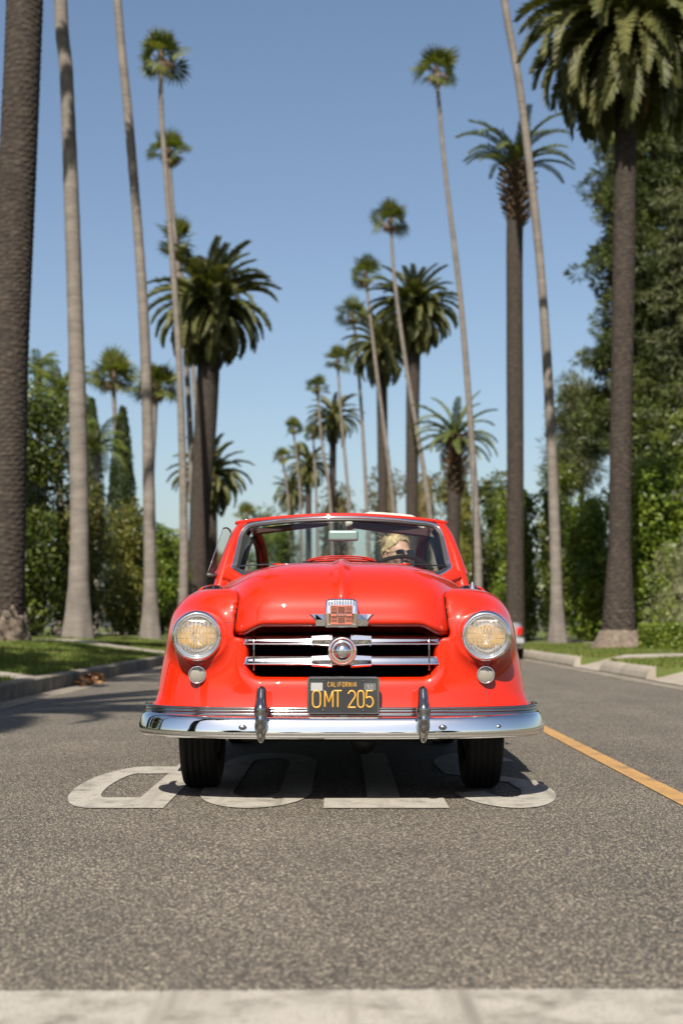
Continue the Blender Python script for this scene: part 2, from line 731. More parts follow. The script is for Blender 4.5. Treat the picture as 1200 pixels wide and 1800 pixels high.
def carpaint():
    m, n, l, b = nt('red_paint')
    tc = n.new('ShaderNodeTexCoord')
    no = n.new('ShaderNodeTexNoise')
    no.inputs['Scale'].default_value = 2.2
    no.inputs['Detail'].default_value = 3
    l.new(tc.outputs['Object'], no.inputs['Vector'])
    mx = n.new('ShaderNodeMix')
    mx.data_type = 'RGBA'
    mx.inputs[6].default_value = (0.37, 0.0100, 0.0006, 1)
    mx.inputs[7].default_value = (0.40, 0.0135, 0.0012, 1)
    l.new(no.outputs[0], mx.inputs[0])
    l.new(mx.outputs[2], b.inputs['Base Color'])
    b.inputs['Roughness'].default_value = 0.5
    b.inputs['Specular IOR Level'].default_value = 0.1
    b.inputs['Coat Weight'].default_value = 1.0
    b.inputs['Coat Roughness'].default_value = 0.02
    bp = n.new('ShaderNodeBump')
    bp.inputs['Strength'].default_value = 0.05
    bp.inputs['Distance'].default_value = 0.02
    n2 = n.new('ShaderNodeTexNoise')
    n2.inputs['Scale'].default_value = 6.0
    l.new(tc.outputs['Object'], n2.inputs['Vector'])
    l.new(n2.outputs[0], bp.inputs['Height'])
    l.new(bp.outputs[0], b.inputs['Coat Normal'])
    return m


M = {}
M['asphalt'] = asphalt()
M['white_line'] = roadpaint('white_road_paint', (0.55, 0.515, 0.44), 0.9)
M['yellow_line'] = roadpaint('yellow_road_paint', (0.62, 0.345, 0.10), 0.8)
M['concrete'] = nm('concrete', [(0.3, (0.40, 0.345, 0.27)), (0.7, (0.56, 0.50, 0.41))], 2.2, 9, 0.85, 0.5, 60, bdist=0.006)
M['kerb'] = nm('kerb_concrete', [(0.28, (0.17, 0.145, 0.11)), (0.5, (0.32, 0.275, 0.215)), (0.72, (0.46, 0.41, 0.33))], 3.0, 9, 0.88, 0.6, 45, bdist=0.01)  # darkened concrete: the left kerb's shade is put into the colour
M['lawn'] = nm('lawn', [(0.3, (0.10, 0.135, 0.024)), (0.55, (0.15, 0.19, 0.035)), (0.75, (0.24, 0.235, 0.075))], 1.2, 9, 0.9, 0.8, 90, bdist=0.03)
M['soil'] = nm('soil', [(0.3, (0.09, 0.07, 0.05)), (0.7, (0.2, 0.155, 0.11))], 2.0, 8, 0.95, 0.6, 30)
M['ground'] = nm('dry_ground', [(0.3, (0.09, 0.10, 0.04)), (0.7, (0.17, 0.15, 0.08))], 0.3, 8, 0.95)
M['grass'] = leafmat('grass_blade', (0.12, 0.17, 0.028), (0.20, 0.225, 0.05), 0.3, 0.6, 0.3)
M['red'] = carpaint()
M['chrome'] = pm('chrome', (0.83, 0.84, 0.85), 0.045, 1.0)
M['chrome_worn'] = nm('worn_chrome', [(0.3, (0.72, 0.71, 0.68)), (0.7, (0.86, 0.86, 0.86))], 9, 4, 0.12)
M['chrome_worn'].node_tree.nodes['Principled BSDF'].inputs['Metallic'].default_value = 1.0
M['black'] = pm('black_paint', (0.008, 0.008, 0.008), 0.55)
M['cavity'] = pm('dark_cavity', (0.004, 0.004, 0.004), 0.9, spec=0.1)  # near-black: the shade inside openings is put into the colour
M['rubber'] = nm('tyre_rubber', [(0.3, (0.006, 0.006, 0.006)), (0.7, (0.013, 0.0125, 0.012))], 12, 5, 0.75)
M['seal'] = pm('window_rubber', (0.02, 0.021, 0.022), 0.5)
M['glass'] = glassmat('window_glass', (0.76, 0.84, 0.81), 2.0)
M['vent_glass'] = glassmat('vent_glass', (0.9, 0.94, 0.92), 1.0, 0.0, 0.22)
M['lens'] = glassmat('lamp_glass', (0.97, 0.97, 0.95), 4.0, 0.03)
_n, _l = M['lens'].node_tree.nodes, M['lens'].node_tree.links
_rf = _n.new('ShaderNodeBsdfRefraction')
_rf.inputs['IOR'].default_value = 1.45
_rf.inputs['Roughness'].default_value = 0.02
_mx = _n.new('ShaderNodeMixShader')
_mx.inputs[0].default_value = 0.55
_tr = [q for q in _n if q.type == 'BSDF_TRANSPARENT'][0]
_ms = [q for q in _n if q.type == 'MIX_SHADER' and q != _mx][0]
_l.new(_tr.outputs[0], _mx.inputs[1])
_l.new(_rf.outputs[0], _mx.inputs[2])
_l.new(_mx.outputs[0], _ms.inputs[1])
M['park_lens'] = pm('frosted_lamp_lens', (0.17, 0.157, 0.13), 0.25, 0.0, 0.8)
M['mirror'] = pm('mirror_face', (0.34, 0.40, 0.38), 0.3, 0.5)
M['reflector'] = pm('lamp_reflector', (0.86, 0.85, 0.82), 0.05, 1.0)
M['bulb'] = pm('lit_bulb', (0.5, 0.42, 0.3), 0.4, emit=(1.0, 0.60, 0.22), es=0.4)
M['plate_black'] = pm('plate_black', (0.012, 0.012, 0.013), 0.35, coat=0.3)
M['plate_gold'] = pm('plate_gold', (0.34, 0.18, 0.016), 0.45)
M['plate_silver'] = pm('plate_sticker', (0.22, 0.22, 0.21), 0.4)
M['badge_red'] = pm('badge_enamel', (0.33, 0.10, 0.065), 0.3, coat=0.6)
M['canvas'] = nm('canvas', [(0.3, (0.85, 0.80, 0.68)), (0.7, (1.0, 0.95, 0.83))], 8, 5, 0.9, 0.3, 300)
M['maroon'] = pm('maroon_trim', (0.05, 0.012, 0.012), 0.7)
M['seat'] = nm('seat_vinyl', [(0.3, (0.22, 0.03, 0.025)), (0.7, (0.3, 0.05, 0.04))], 5, 4, 0.45)
M['tan'] = nm('wheel_rim_tan', [(0.3, (0.36, 0.23, 0.11)), (0.7, (0.62, 0.44, 0.23))], 30, 4, 0.5)
M['skin'] = nm('skin', [(0.3, (0.66, 0.37, 0.26)), (0.7, (0.80, 0.48, 0.35))], 9, 4, 0.5)
M['skin'].node_tree.nodes['Principled BSDF'].inputs['Subsurface Weight'].default_value = 0.12
M['skin'].node_tree.nodes['Principled BSDF'].inputs['Subsurface Radius'].default_value = (0.02, 0.008, 0.004)
M['hair'] = nm('blonde_hair', [(0.32, (0.26, 0.165, 0.07)), (0.5, (0.62, 0.45, 0.22)), (0.68, (1.0, 0.80, 0.48))], 26, 5, 0.45, 0.6, 70, stretch=(1, 0.25, 0.6), bdist=0.01)
M['cloth'] = nm('white_cloth', [(0.3, (0.6, 0.58, 0.54)), (0.7, (0.72, 0.7, 0.66))], 8, 4, 0.9)
M['denim'] = nm('denim', [(0.3, (0.05, 0.07, 0.12)), (0.7, (0.08, 0.1, 0.16))], 20, 4, 0.9)
M['shades'] = pm('sunglasses_black', (0.006, 0.006, 0.007), 0.12, coat=0.6)
M['lips'] = pm('lips', (0.5, 0.16, 0.13), 0.4)
M['silver'] = pm('silver_car_paint', (0.34, 0.35, 0.36), 0.35, 0.6, 1.0)
M['tail'] = pm('red_tail_lens', (0.65, 0.01, 0.012), 0.15, coat=1.0)
M['darkglass'] = pm('dark_glass', (0.01, 0.012, 0.014), 0.05, coat=1.0)
M['dp_bark'] = nm('date_palm_bark', [(0.28, (0.028, 0.021, 0.016)), (0.5, (0.062, 0.047, 0.036)), (0.72, (0.14, 0.108, 0.083))], 7, 9, 0.92, 0.7, 30, stretch=(1, 1, 2.2), bdist=0.03)
M['dp_root'] = nm('palm_root_mat', [(0.28, (0.13, 0.10, 0.075)), (0.5, (0.24, 0.19, 0.145)), (0.72, (0.36, 0.285, 0.22))], 9, 9, 0.95, 0.8, 40, bdist=0.03)
M['fp_bark'] = ringmat('fan_palm_bark', (0.20, 0.175, 0.152), (0.35, 0.305, 0.262), 5.5)
M['boot'] = nm('leaf_boots', [(0.3, (0.10, 0.062, 0.036)), (0.55, (0.22, 0.14, 0.085)), (0.75, (0.36, 0.25, 0.16))], 7, 7, 0.9, 0.5, 30)
M['dp_frond'] = leafmat('date_palm_frond', (0.075, 0.088, 0.022), (0.18, 0.178, 0.060), 0.22, 0.55, 0.3, 0.6)
M['dp_frond_pale'] = leafmat('date_palm_frond_pale', (0.12, 0.155, 0.045), (0.22, 0.245, 0.085), 0.25, 0.45, 0.25, 0.6)
M['dry_frond'] = leafmat('dry_frond', (0.24, 0.14, 0.065), (0.36, 0.24, 0.12), 0.2, 0.7, 0.25, 0.8, (1.2, 1.0, 0.7))
M['fp_frond'] = leafmat('fan_palm_frond', (0.075, 0.10, 0.022), (0.175, 0.19, 0.045), 0.32, 0.4, 0.3, 0.9)
M['queen_frond'] = leafmat('queen_palm_frond', (0.085, 0.12, 0.025), (0.20, 0.24, 0.05), 0.35, 0.4, 0.3, 0.9)
M['hedge_dark'] = leafmat('dark_hedge_leaf', (0.040, 0.062, 0.012), (0.135, 0.16, 0.028), 0.28, 0.4, 0.45, 1.1)
M['hedge_olive'] = leafmat('olive_hedge_leaf', (0.075, 0.088, 0.017), (0.23, 0.215, 0.042), 0.3, 0.45, 0.45, 1.0)
M['hedge_bright'] = leafmat('bright_hedge_leaf', (0.075, 0.13, 0.014), (0.23, 0.29, 0.036), 0.35, 0.4, 0.4, 1.3)
M['grey_leaf'] = leafmat('grey_green_leaf', (0.17, 0.185, 0.085), (0.31, 0.31, 0.165), 0.25, 0.55, 0.3, 1.5)
M['pine'] = leafmat('pine_needles', (0.036, 0.056, 0.014), (0.115, 0.14, 0.034), 0.2, 0.5, 0.45, 0.5)
M['pine_pale'] = leafmat('cedar_needles', (0.065, 0.082, 0.032), (0.15, 0.165, 0.065), 0.2, 0.5, 0.35, 0.5)
M['cypress'] = leafmat('cypress_leaf', (0.020, 0.036, 0.010), (0.045, 0.065, 0.018), 0.12, 0.55, 0.35, 0.8)
M['autumn'] = leafmat('mixed_tree_leaf', (0.07, 0.075, 0.025), (0.20, 0.15, 0.06), 0.3, 0.5, 0.4, 0.5)
M['wood'] = nm('tree_bark', [(0.3, (0.05, 0.038, 0.028)), (0.7, (0.13, 0.10, 0.075))], 6, 8, 0.95, 0.6, 25)
M['dry_leaf'] = leafmat('fallen_leaf', (0.22, 0.11, 0.05), (0.36, 0.19, 0.09), 0.15, 0.7, 0.35, 5.0, (1.2, 1, 0.7))
# ------------------------------------------------------------------ street and ground
def bend(Y):
    """the street swings to the left far down"""
    Y = np.asarray(Y, float)
    return -0.00105 * np.maximum(Y - 60, 0) ** 2


KL, KR = -3.62, 4.66           # kerb faces


def crown(x):
    t = np.clip((np.abs(np.asarray(x) - 0.3) - 1.9) / 2.4, 0, 1.2)
    return -0.075 * t ** 1.5


def sheet(name, xs, ys, zf, mat, kind='structure', parent=None):
    X, Y = np.meshgrid(xs, ys, indexing='ij')
    V = np.stack([X + bend(Y), Y, zf(X, Y)], -1).reshape(-1, 3)
    n, m = X.shape
    i, j = np.meshgrid(np.arange(n - 1), np.arange(m - 1), indexing='ij')
    F = np.stack([i * m + j, (i + 1) * m + j, (i + 1) * m + j + 1, i * m + j + 1], -1).reshape(-1, 4)
    return tag(mk(name, V, F, mat, parent), kind=kind)


YS = np.concatenate([np.arange(-60, 60, 4.0), np.arange(60, 262, 6.0)])
sheet('road', np.linspace(KL + 0.40, KR - 0.40, 33), YS, lambda x, y: crown(x), M['asphalt'])
for nm_, a, b in (('gutter_left', KL, KL + 0.40), ('gutter_right', KR - 0.40, KR)):
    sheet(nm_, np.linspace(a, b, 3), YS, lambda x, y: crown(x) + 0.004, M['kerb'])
V = np.array([(-2500, -2500, -0.35), (2500, -2500, -0.35), (2500, 2500, -0.35), (-2500, 2500, -0.35)])
tag(mk('ground', V, [[0, 1, 2, 3]], M['ground']), kind='structure')
rnz = RNG.uniform(0, 10, 6)


def bumps(x, y):
    return 0.02 * np.sin(x * 1.3 + rnz[0]) * np.sin(y * 0.9 + rnz[1]) + 0.012 * np.sin(x * 2.9 + y * 2.1 + rnz[2])


def lawn_l(x, y):
    return 0.128 + 0.27 * sst(-3.8, -6.3, x) + bumps(x, y) * sst(-3.8, -4.4, x) - 0.9 * sst(-40, -60, x)


def lawn_r(x, y):
    return 0.122 + 0.05 * sst(4.9, 7.0, x) + bumps(x, y) * 0.6 * sst(4.8, 5.4, x) - 0.6 * sst(40, 60, x)


LY = np.sort(np.concatenate([np.arange(-60, 60, 0.8), np.arange(60, 262, 6.0), [15.2, 15.21, 21.89, 21.9, 25.9, 25.91, 28.79, 28.8]]))


def lawn_r_cut(x, y):
    cut = ((y > 15.205) & (y < 21.895)) | ((y > 25.905) & (y < 28.795))
    return lawn_r(x, y) - 0.35 * (cut & (x < 7.9))


sheet('lawn_left', np.concatenate([np.arange(KL - 0.15, -14, -0.4), [-18, -26, -40, -50, -60]])[::-1], LY, lawn_l, M['lawn'])
sheet('lawn_right', np.concatenate([np.arange(KR + 0.15, 15, 0.4), [18, 26, 40, 50, 60]]), LY, lawn_r_cut, M['lawn'])
# footpaths and crossing slabs
sheet('footpath_left', np.linspace(-9.7, -8.4, 4), LY, lambda x, y: lawn_l(x, y) + 0.012 + 0.03, M['concrete'])
sheet('footpath_right', np.linspace(7.9, 8.9, 4)[:2] + [0, 0.6], LY, lambda x, y: lawn_r(x, y) + 0.03, M['concrete'])
sheet('crossing_slab', np.linspace(-8.38, KL - 0.17, 14), np.linspace(16.6, 17.9, 5), lambda x, y: lawn_l(x, y) + 0.026 - 0.02 * sst(-4.4, -3.8, x), M['concrete'])
sheet('crossing_slab', np.linspace(-8.38, KL - 0.17, 14), np.linspace(30.8, 33.6, 6), lambda x, y: lawn_l(x, y) + 0.026 - 0.02 * sst(-4.4, -3.8, x), M['concrete'])
CUTS = [(25.9, 28.8), (15.2, 21.9)]
for a, b in CUTS:
    sheet('driveway', np.concatenate([np.linspace(KR - 0.02, KR + 1.3, 6), np.linspace(KR + 1.5, 7.88, 6)]), np.linspace(a, b, 5),
          lambda x, y: np.where(x < KR + 1.3, crown(KR) + 0.015 + (lawn_r(KR + 1.3, y) + 0.03 - crown(KR)) * sst(KR - 0.1, KR + 1.3, x), lawn_r(x, y) + 0.032), M['concrete'])


# kerb stones, each cast section its own piece
def kerb_section(x0, side, ya, yb, parent):
    g = 0.006
    ys = np.linspace(ya + g, yb - g, 5)
    pr = np.array([(0, -0.20), (0, 0.115), (0.012, 0.128), (0.03, 0.135), (0.15, 0.137), (0.15, -0.20)])
    if side > 0:                                   # the right kerb is rolled
        pr = np.array([(0, -0.20), (0, -0.035), (0.035, 0.045), (0.075, 0.095), (0.12, 0.122), (0.19, 0.132), (0.19, -0.20)])
    V = []
    tilt = RNG.normal(0, 0.004)
    for y in ys:
        for a, z in pr:
            V.append((x0 - side * 0 + (a if side > 0 else -a) + float(bend(y)) + tilt, y, z + tilt))
    F = []
    n = len(pr)
    for i in range(len(ys) - 1):
        for k in range(n - 1):
            q = [i * n + k, (i + 1) * n + k, (i + 1) * n + k + 1, i * n + k + 1]
            F.append(q if side < 0 else q[::-1])
    e0 = list(range(n))
    e1 = [(len(ys) - 1) * n + k for k in range(n)]
    F += [e0, e1[::-1]]
    return mk('kerb_section', V, F, M['kerb'] if side < 0 else M['concrete'], parent, False)  # left kerb darkened in place of its shade, right one stays pale


kl = tag(empty('kerb_left'), kind='structure')
y = -6.0
while y < 120:
    L_ = 2.6 + RNG.uniform(-0.3, 0.5)
    kerb_section(KL, -1, y, y + L_, kl)
    y += L_
kr_ = tag(empty('kerb_right'), kind='structure')
for a, b in ((-6, 15.2), (21.9, 25.9), (28.8, 120)):
    n = max(1, round((b - a) / 2.7))
    for i in range(n):
        kerb_section(KR, 1, a + (b - a) * i / n, a + (b - a) * (i + 1) / n, kr_)

# painted markings
so = sheet('stop_line', np.linspace(KL + 0.45, 1.36, 700), np.linspace(2.42, 3.005, 3), lambda x, y: crown(x) + 0.004, M['white_line'])
for v in so.data.vertices:                      # ragged, chipped edges
    if abs(v.co.y - 2.7125) > 0.2:
        v.co.y += 0.006 * math.sin(v.co.x * 3.1) + RNG.normal(0, 0.0035)
sheet('centre_line', np.linspace(1.425, 1.53, 2), np.concatenate([np.arange(3.2, 60, 0.7), np.arange(60, 200, 4)]), lambda x, y: crown(x) + 0.004, M['yellow_line'])
lettering = tag(empty('stop_lettering', (0, 5.95, 0.0)), kind='structure')


def letter_mesh(loops_quads, x0):
    """ribbons given as centre polylines and half width, in a unit box, drawn as the driver reads them"""
    mb = MB()
    for pl in loops_quads:
        P = np.array([(x, y, 0.0) for x, y in pl])
        mb.add(*sweep(P, [(-0.062, 0.0), (0.062, 0.0)], open_prof=True))
    return mb


W_, H_, E = 0.47, 2.55, 0.062
def road_letter(ch):
    w, h, e = W_ - E, H_ - E * 2, 0.0
    def xf(pl):
        return [(x * w + E / 2, y * h + E) for x, y in pl]
    if ch == 'P':
        return [xf([(0, -0.025), (0, 1.0)]), xf([(0.06, 1.0), (0.5, 1.0)] + arc_(0.5, 0.68, 0.5, 0.32, 90, -90, 22) + [(0.06, 0.36)])]
    if ch == 'O':
        return [xf(arc_(0.5, 0.72, 0.5, 0.28, 0, 180, 20) + arc_(0.5, 0.28, 0.5, 0.28, 180, 360, 20) + [(1.0, 0.72)])]
    if ch == 'T':
        return [xf([(-0.06, 1.0), (1.06, 1.0)]), xf([(0.5, 0.975), (0.5, -0.025)])]
    if ch == 'S':
        return [xf(arc_(0.5, 0.77, 0.5, 0.23, 15, 180, 14) + [(0.06, 0.66), (0.5, 0.5), (0.94, 0.36)] + arc_(0.5, 0.23, 0.5, 0.23, 0, -165, 14))]


def arc_(cx, cy, rx, ry, a0, a1, n):
    t = np.radians(np.linspace(a0, a1, n))
    return [(cx + rx * math.cos(a), cy + ry * math.sin(a)) for a in t]


# ribbons of unequal width: crosswise strokes are longer along the road
def road_glyph(ch):
    mb = MB()
    sx, sy = 0.145, 0.36                       # stroke across and along the road
    def ring(outer, inner):
        n = len(outer)
        V = [(a, b, 0) for a, b in outer] + [(a, b, 0) for a, b in inner]
        F = [[i, i + 1, n + i + 1, n + i] for i in range(n - 1)]
        mb.add(V, F)
    w, h = W_, H_
    if ch == 'P':
        mb.add([(0, 0, 0), (sx, 0, 0), (sx, h, 0), (0, h, 0)], [[0, 1, 2, 3]])
        o = [(sx, h)] + [(w - 0.2 + a, h * 0.66 + b) for a, b in arc_(0, 0, 0.2, h * 0.34, 90, -90, 24)] + [(sx, h * 0.32)]
        i = [(sx, h - sy)] + [(w - 0.2 + a, h * 0.66 + b) for a, b in arc_(0, 0, 0.2 - sx, h * 0.34 - sy, 90, -90, 24)] + [(sx, h * 0.32 + sy)]
        ring(o, i)
    elif ch == 'O':
        o = arc_(w / 2, h - 0.6, w / 2, 0.6, 0, 180, 20) + arc_(w / 2, 0.6, w / 2, 0.6, 180, 360, 20)
        i = arc_(w / 2, h - 0.6, w / 2 - sx, 0.6 - sy, 0, 180, 20) + arc_(w / 2, 0.6, w / 2 - sx, 0.6 - sy, 180, 360, 20)
        ring(o + [o[0]], i + [i[0]])
    elif ch == 'T':
        mb.add([(0, h - sy, 0), (w, h - sy, 0), (w, h, 0), (0, h, 0)], [[0, 1, 2, 3]])
        mb.add([(w / 2 - sx / 2, 0, 0), (w / 2 + sx / 2, 0, 0), (w / 2 + sx / 2, h - sy, 0), (w / 2 - sx / 2, h - sy, 0)], [[0, 1, 2, 3]])
    else:
        q = h / 4
        o = arc_(w / 2, h - 0.68, w / 2, 0.68, 12, 180, 18) + [(0.02, h * 0.60), (w - sx - 0.02, h * 0.43), (w - sx, h * 0.27)] + arc_(w / 2, 0.68, w / 2 - sx, 0.68 - sy, 0, -165, 18)
        i = arc_(w / 2, h - 0.68, w / 2 - sx, 0.68 - sy, 12, 180, 18) + [(sx + 0.02, h * 0.57 + 0.13), (w - 0.02, h * 0.40 + 0.15), (w, h * 0.27)] + arc_(w / 2, 0.68, w / 2, 0.68, 0, -165, 18)
        ring(o, i)
    return mb


# the word faces the driver, so from here it stands on its head
for ch, x1, wd in (('P', -0.735, 0.50), ('O', -0.135, 0.50), ('T', 0.445, 0.52), ('S', 0.965, 0.46)):
    W_ = wd
    mb = road_glyph(ch)
    V = np.concatenate(mb.V)
    x = x1 - V[:, 0]
    yy = H_ - V[:, 1]
    V = np.stack([x, yy, np.full(len(V), 0.004) + crown(x)], 1)
    mk('letter', V, mb.F, M['white_line'], lettering, False)

# a long pale scratch down the lane, broken into dashes, and two dark cracks
M['scratch'] = nm('road_scratch', [(0.3, (0.2, 0.175, 0.14)), (0.7, (0.33, 0.29, 0.23))], 9, 5, 0.8)
M['crack'] = pm('road_crack', (0.02, 0.018, 0.015), 0.9)
mb = MB()
y = 3.1
while y < 6.0:
    L_ = RNG.uniform(0.05, 0.22)
    w = RNG.uniform(0.0012, 0.003)
    x = -0.122 + 0.004 * math.sin(y * 3) + RNG.normal(0, 0.0015)
    mb.add([(x - w, y, 0.0025), (x + w, y, 0.0025), (x + w, y + L_, 0.0025), (x - w, y + L_, 0.0025)], [[0, 1, 2, 3]])
    y += L_ + RNG.uniform(0.02, 0.14)
tag(mb.build('road_scratch', M['scratch'], None, False), kind='structure')
for nm_, pts in (('road_crack', [(1.1, 9.2), (1.9, 8.6), (2.6, 8.7), (3.6, 8.2)]),):
    P = cr([(a, b, 0) for a, b in pts], 40)
    P[:, :2] += RNG.normal(0, 0.008, (40, 2))
    V, F = sweep(P, [(-0.003, 0), (0.003, 0)], open_prof=True)
    V[:, 2] = crown(V[:, 0]) + 0.0025
    tag(mk(nm_, V, F, M['crack'], None, False), kind='structure')

# leaf litter in the left gutter
mb = MB()
for i in range(80):
    c = np.array([KL + 0.10 + abs(RNG.normal(0, 0.10)), 19.7 + RNG.normal(0, 0.35), -0.06 + RNG.uniform(0, 0.16) * math.exp(-abs(RNG.normal(0, 0.8)))])
    a, b = RNG.normal(size=3), RNG.normal(size=3)
    a /= np.linalg.norm(a)
    b -= a * (a @ b)
    b /= np.linalg.norm(b)
    a[2] *= 0.4
    s = RNG.uniform(0.05, 0.13)
    mb.add([c - a * s, c - b * s * 0.4, c + a * s, c + b * s * 0.4 + [0, 0, 0.02]], [[0, 1, 2], [0, 2, 3]])
tag(mb.build('leaf_litter', M['dry_leaf'], None, False), 'small heap of dry brown leaves in the left gutter', 'leaves', kind='stuff')

# grass blades on the near lawns
def grass(name, xs, ys, zf, n, label, avoid):
    x = RNG.uniform(xs[0], xs[1], n)
    y = RNG.uniform(ys[0], ys[1], n)
    ok = np.ones(n, bool)
    for a, b in avoid:
        ok &= ~((y > a) & (y < b))
    x, y = x[ok], y[ok]
    n = len(x)
    z = zf(x, y)
    hgt = RNG.uniform(0.03, 0.075, n)
    a = RNG.uniform(0, 2 * PI, n)
    w = 0.010 + 0.0004 * y
    lean = RNG.normal(0, 0.03, (n, 2))
    B0 = np.stack([x - w * np.cos(a), y - w * np.sin(a), z - 0.01], 1)
    B1 = np.stack([x + w * np.cos(a), y + w * np.sin(a), z - 0.01], 1)
    T = np.stack([x + lean[:, 0], y + lean[:, 1], z + hgt], 1)
    V = np.stack([B0, B1, T], 1).reshape(-1, 3)
    F = np.arange(3 * n).reshape(-1, 3)
    tag(mk(name, V, F, M['grass'], None, False), label, 'grass', kind='stuff')


grass('grass', (-8.3, KL - 0.17), (13, 40), lawn_l, 90000, 'short green grass on the left verge', [(16.6, 17.9), (30.8, 33.6)])
grass('grass', (KR + 0.17, 7.85), (21.9, 44), lawn_r, 50000, 'short green grass on the right verge', CUTS)
# ------------------------------------------------------------------ the red convertible (its own frame: x across, y from nose to tail, z up)
CARY = 6.0
car = empty('convertible_car', (0, CARY, 0))
tag(car, 'glossy red vintage convertible with chrome bumper and black licence plate driving towards us', 'car')


def hood_raw(p):
    x, y, z = np.abs(p[:, 0]), p[:, 1], p[:, 2]
    Hw = 0.506 + 0.160 * sst(0.12, 0.95, y)
    yf = np.maximum(0.90 - y, 0) / 0.815
    zz = np.maximum(z - 0.66, 0) / (0.392 + 0.012 * sst(0.8, 1.4, y))
    r1 = ((x / Hw) ** 6 + yf ** 6) ** (1 / 6)
    r = (r1 ** 3 + zz ** 3) ** (1 / 3)
    d = (r - 1) * 0.45
    # raised centre ridge
    d = d - 0.020 * np.exp(-(x / 0.030) ** 2) * sst(0.80, 1.0, z) * sst(1.3, 0.9, y)
    # soft horizontal crease above the front lip
    d = d + 0.0025 * np.exp(-((z - 0.80) / 0.03) ** 2) * sst(0.9, 0.3, y) * sst(0.45, 0.36, x)
    return d


def hood_lip(p):
    x = np.abs(p[:, 0])
    return 0.747 - 0.040 * sst(0.33, 0.44, x) - 0.10 * sst(0.3, 0.7, p[:, 1])


def hood_f(p):
    d = hood_raw(p)
    d = rmax(d, hood_lip(p) - p[:, 2], 0.030)
    return rmax(d, p[:, 1] - 1.28, 0.008)


def plan_f(p, grow=0.0):
    """the slab-sided lower body in plan, flared at its hem"""
    x, y, z = np.abs(p[:, 0]), p[:, 1], p[:, 2]
    fl = np.clip((0.50 - z) / 0.13, 0, 1.2)
    W = 0.834 + 0.052 * fl ** 2 - 0.058 * np.clip((z - 0.48) / 0.3, 0, 1.2) + 0.035 * sst(0.8, 1.9, y) * sst(4.3, 3.4, y) + grow
    L = 0.445 + 0.026 * fl ** 2 + grow
    yf = np.maximum(0.60 - y, 0) / L
    yb = np.maximum(y - 3.35, 0) / 1.08
    return (((x / W) ** 3.1 + yf ** 3.1 + yb ** 3.1) ** (1 / 3.1) - 1) * 0.62


def body_f(p, cut=True):
    x, y, z = np.abs(p[:, 0]), p[:, 1], p[:, 2]
    f = plan_f(p)
    top = 0.928 - 0.012 * sst(0.8, 0.2, y) - 0.01 * sst(1.0, 1.6, y) + 0.02 * sst(3.2, 3.6, y) - 0.10 * sst(3.7, 4.5, y)
    top = top - 0.10 * sst(0.50, 0.30, x) * sst(1.4, 1.2, y)
    f = rmax(f, z - top, 0.140)
    f = rmax(f, 0.335 - z, 0.012)
    # headlamp buckets
    r = np.hypot(x - 0.623, z - 0.709)
    b = np.maximum(np.maximum(r - 0.108, 0.190 - y), y - 0.55)
    f = smin(f, b, 0.085)
    f = np.maximum(f, -np.maximum(r - 0.086, y - 0.275))
    # cowl carries the bonnet line back to the windscreen
    c = np.maximum(np.maximum(hood_raw(p), 1.285 - y), y - 1.66)
    c = rmax(c, 0.7 - z, 0.01)
    f = smin(f, c, 0.02)
    # room for the bonnet, with a shut line
    if cut:
        hc = np.maximum(np.maximum(hood_raw(p) - 0.0028, hood_lip(p) - 0.004 - z), y - 1.284)
        f = smax(f, -hc, 0.004)
    # grille mouth, edges rolled in
    q = np.stack([x - 0.345, np.abs(z - 0.636) - 0.045 - 0.004], 1)
    g2 = np.linalg.norm(np.maximum(q, 0), axis=1) + np.minimum(q.max(1), 0) - 0.055
    g = np.maximum(g2, y - 0.75)
    f = smax(f, -g, 0.060)
    # wheel openings
    for cy in (0.75, 3.29):
        w = np.maximum(np.hypot(y - cy, z - 0.30) - 0.365, 0.47 - x)
        f = smax(f, -w, 0.012)
    # cabin
    cab = sdbox(p, (0, 2.47, 1.0), (0.70, 0.93, 0.62), 0.06)
    f = smax(f, -cab, 0.03)
    # engine bay hollow behind the grille
    f = np.maximum(f, -sdbox(p, (0, 0.78, 0.58), (0.44, 0.42, 0.16)))
    return f


def between(f, lo, hi):
    def g(p):
        d = f(p)
        for i in range(3):
            if lo[i] is not None:
                d = np.maximum(d, lo[i] - p[:, i])
            if hi[i] is not None:
                d = np.maximum(d, p[:, i] - hi[i])
        return d
    return g


V, F = surf(between(body_f, (None, None, None), (None, 1.498, None)), (-0.95, 0.05, 0.30), (0.95, 1.54, 1.12), 0.0115)
mk('front_body', V, F, M['red'], car)
V, F = surf(hood_f, (-0.68, 0.04, 0.58), (0.68, 1.32, 1.12), 0.0105)
hood = mk('hood', V, F, M['red'], car)
# dark filler under the bonnet edge, standing in for shade in the shut line
V, F = surf(lambda p: np.maximum(np.maximum(np.maximum(body_f(p, False) + 0.007, hood_raw(p) - 0.010), 0.725 - p[:, 2]), np.maximum(p[:, 1] - 1.30, 0.008 - hood_raw(p) - 0.03)), (-0.72, 0.1, 0.66), (0.72, 1.34, 1.12), 0.016)
mk('shut_line_shade', V, F, M['cavity'], car)
V, F = surf(between(body_f, (None, 1.502, None), (None, 2.62, None)), (-0.98, 1.46, 0.30), (0.98, 2.66, 1.12), 0.02)
ctr = V[F].mean(1)
for s in (-1, 1):
    sel = F[(ctr[:, 0] * s > 0.5)]
    ids = np.unique(sel)
    mp_ = np.zeros(len(V), int)
    mp_[ids] = np.arange(len(ids))
    dr = mk('door', V[ids], mp_[sel], M['red'], car)
    hv, hf = tube(cr([(s * 0.875, 2.38, 0.80), (s * 0.905, 2.42, 0.802), (s * 0.905, 2.52, 0.802), (s * 0.875, 2.55, 0.80)], 10), 0.011, 8)
    mk('door_handle', hv, hf, M['chrome'], dr)
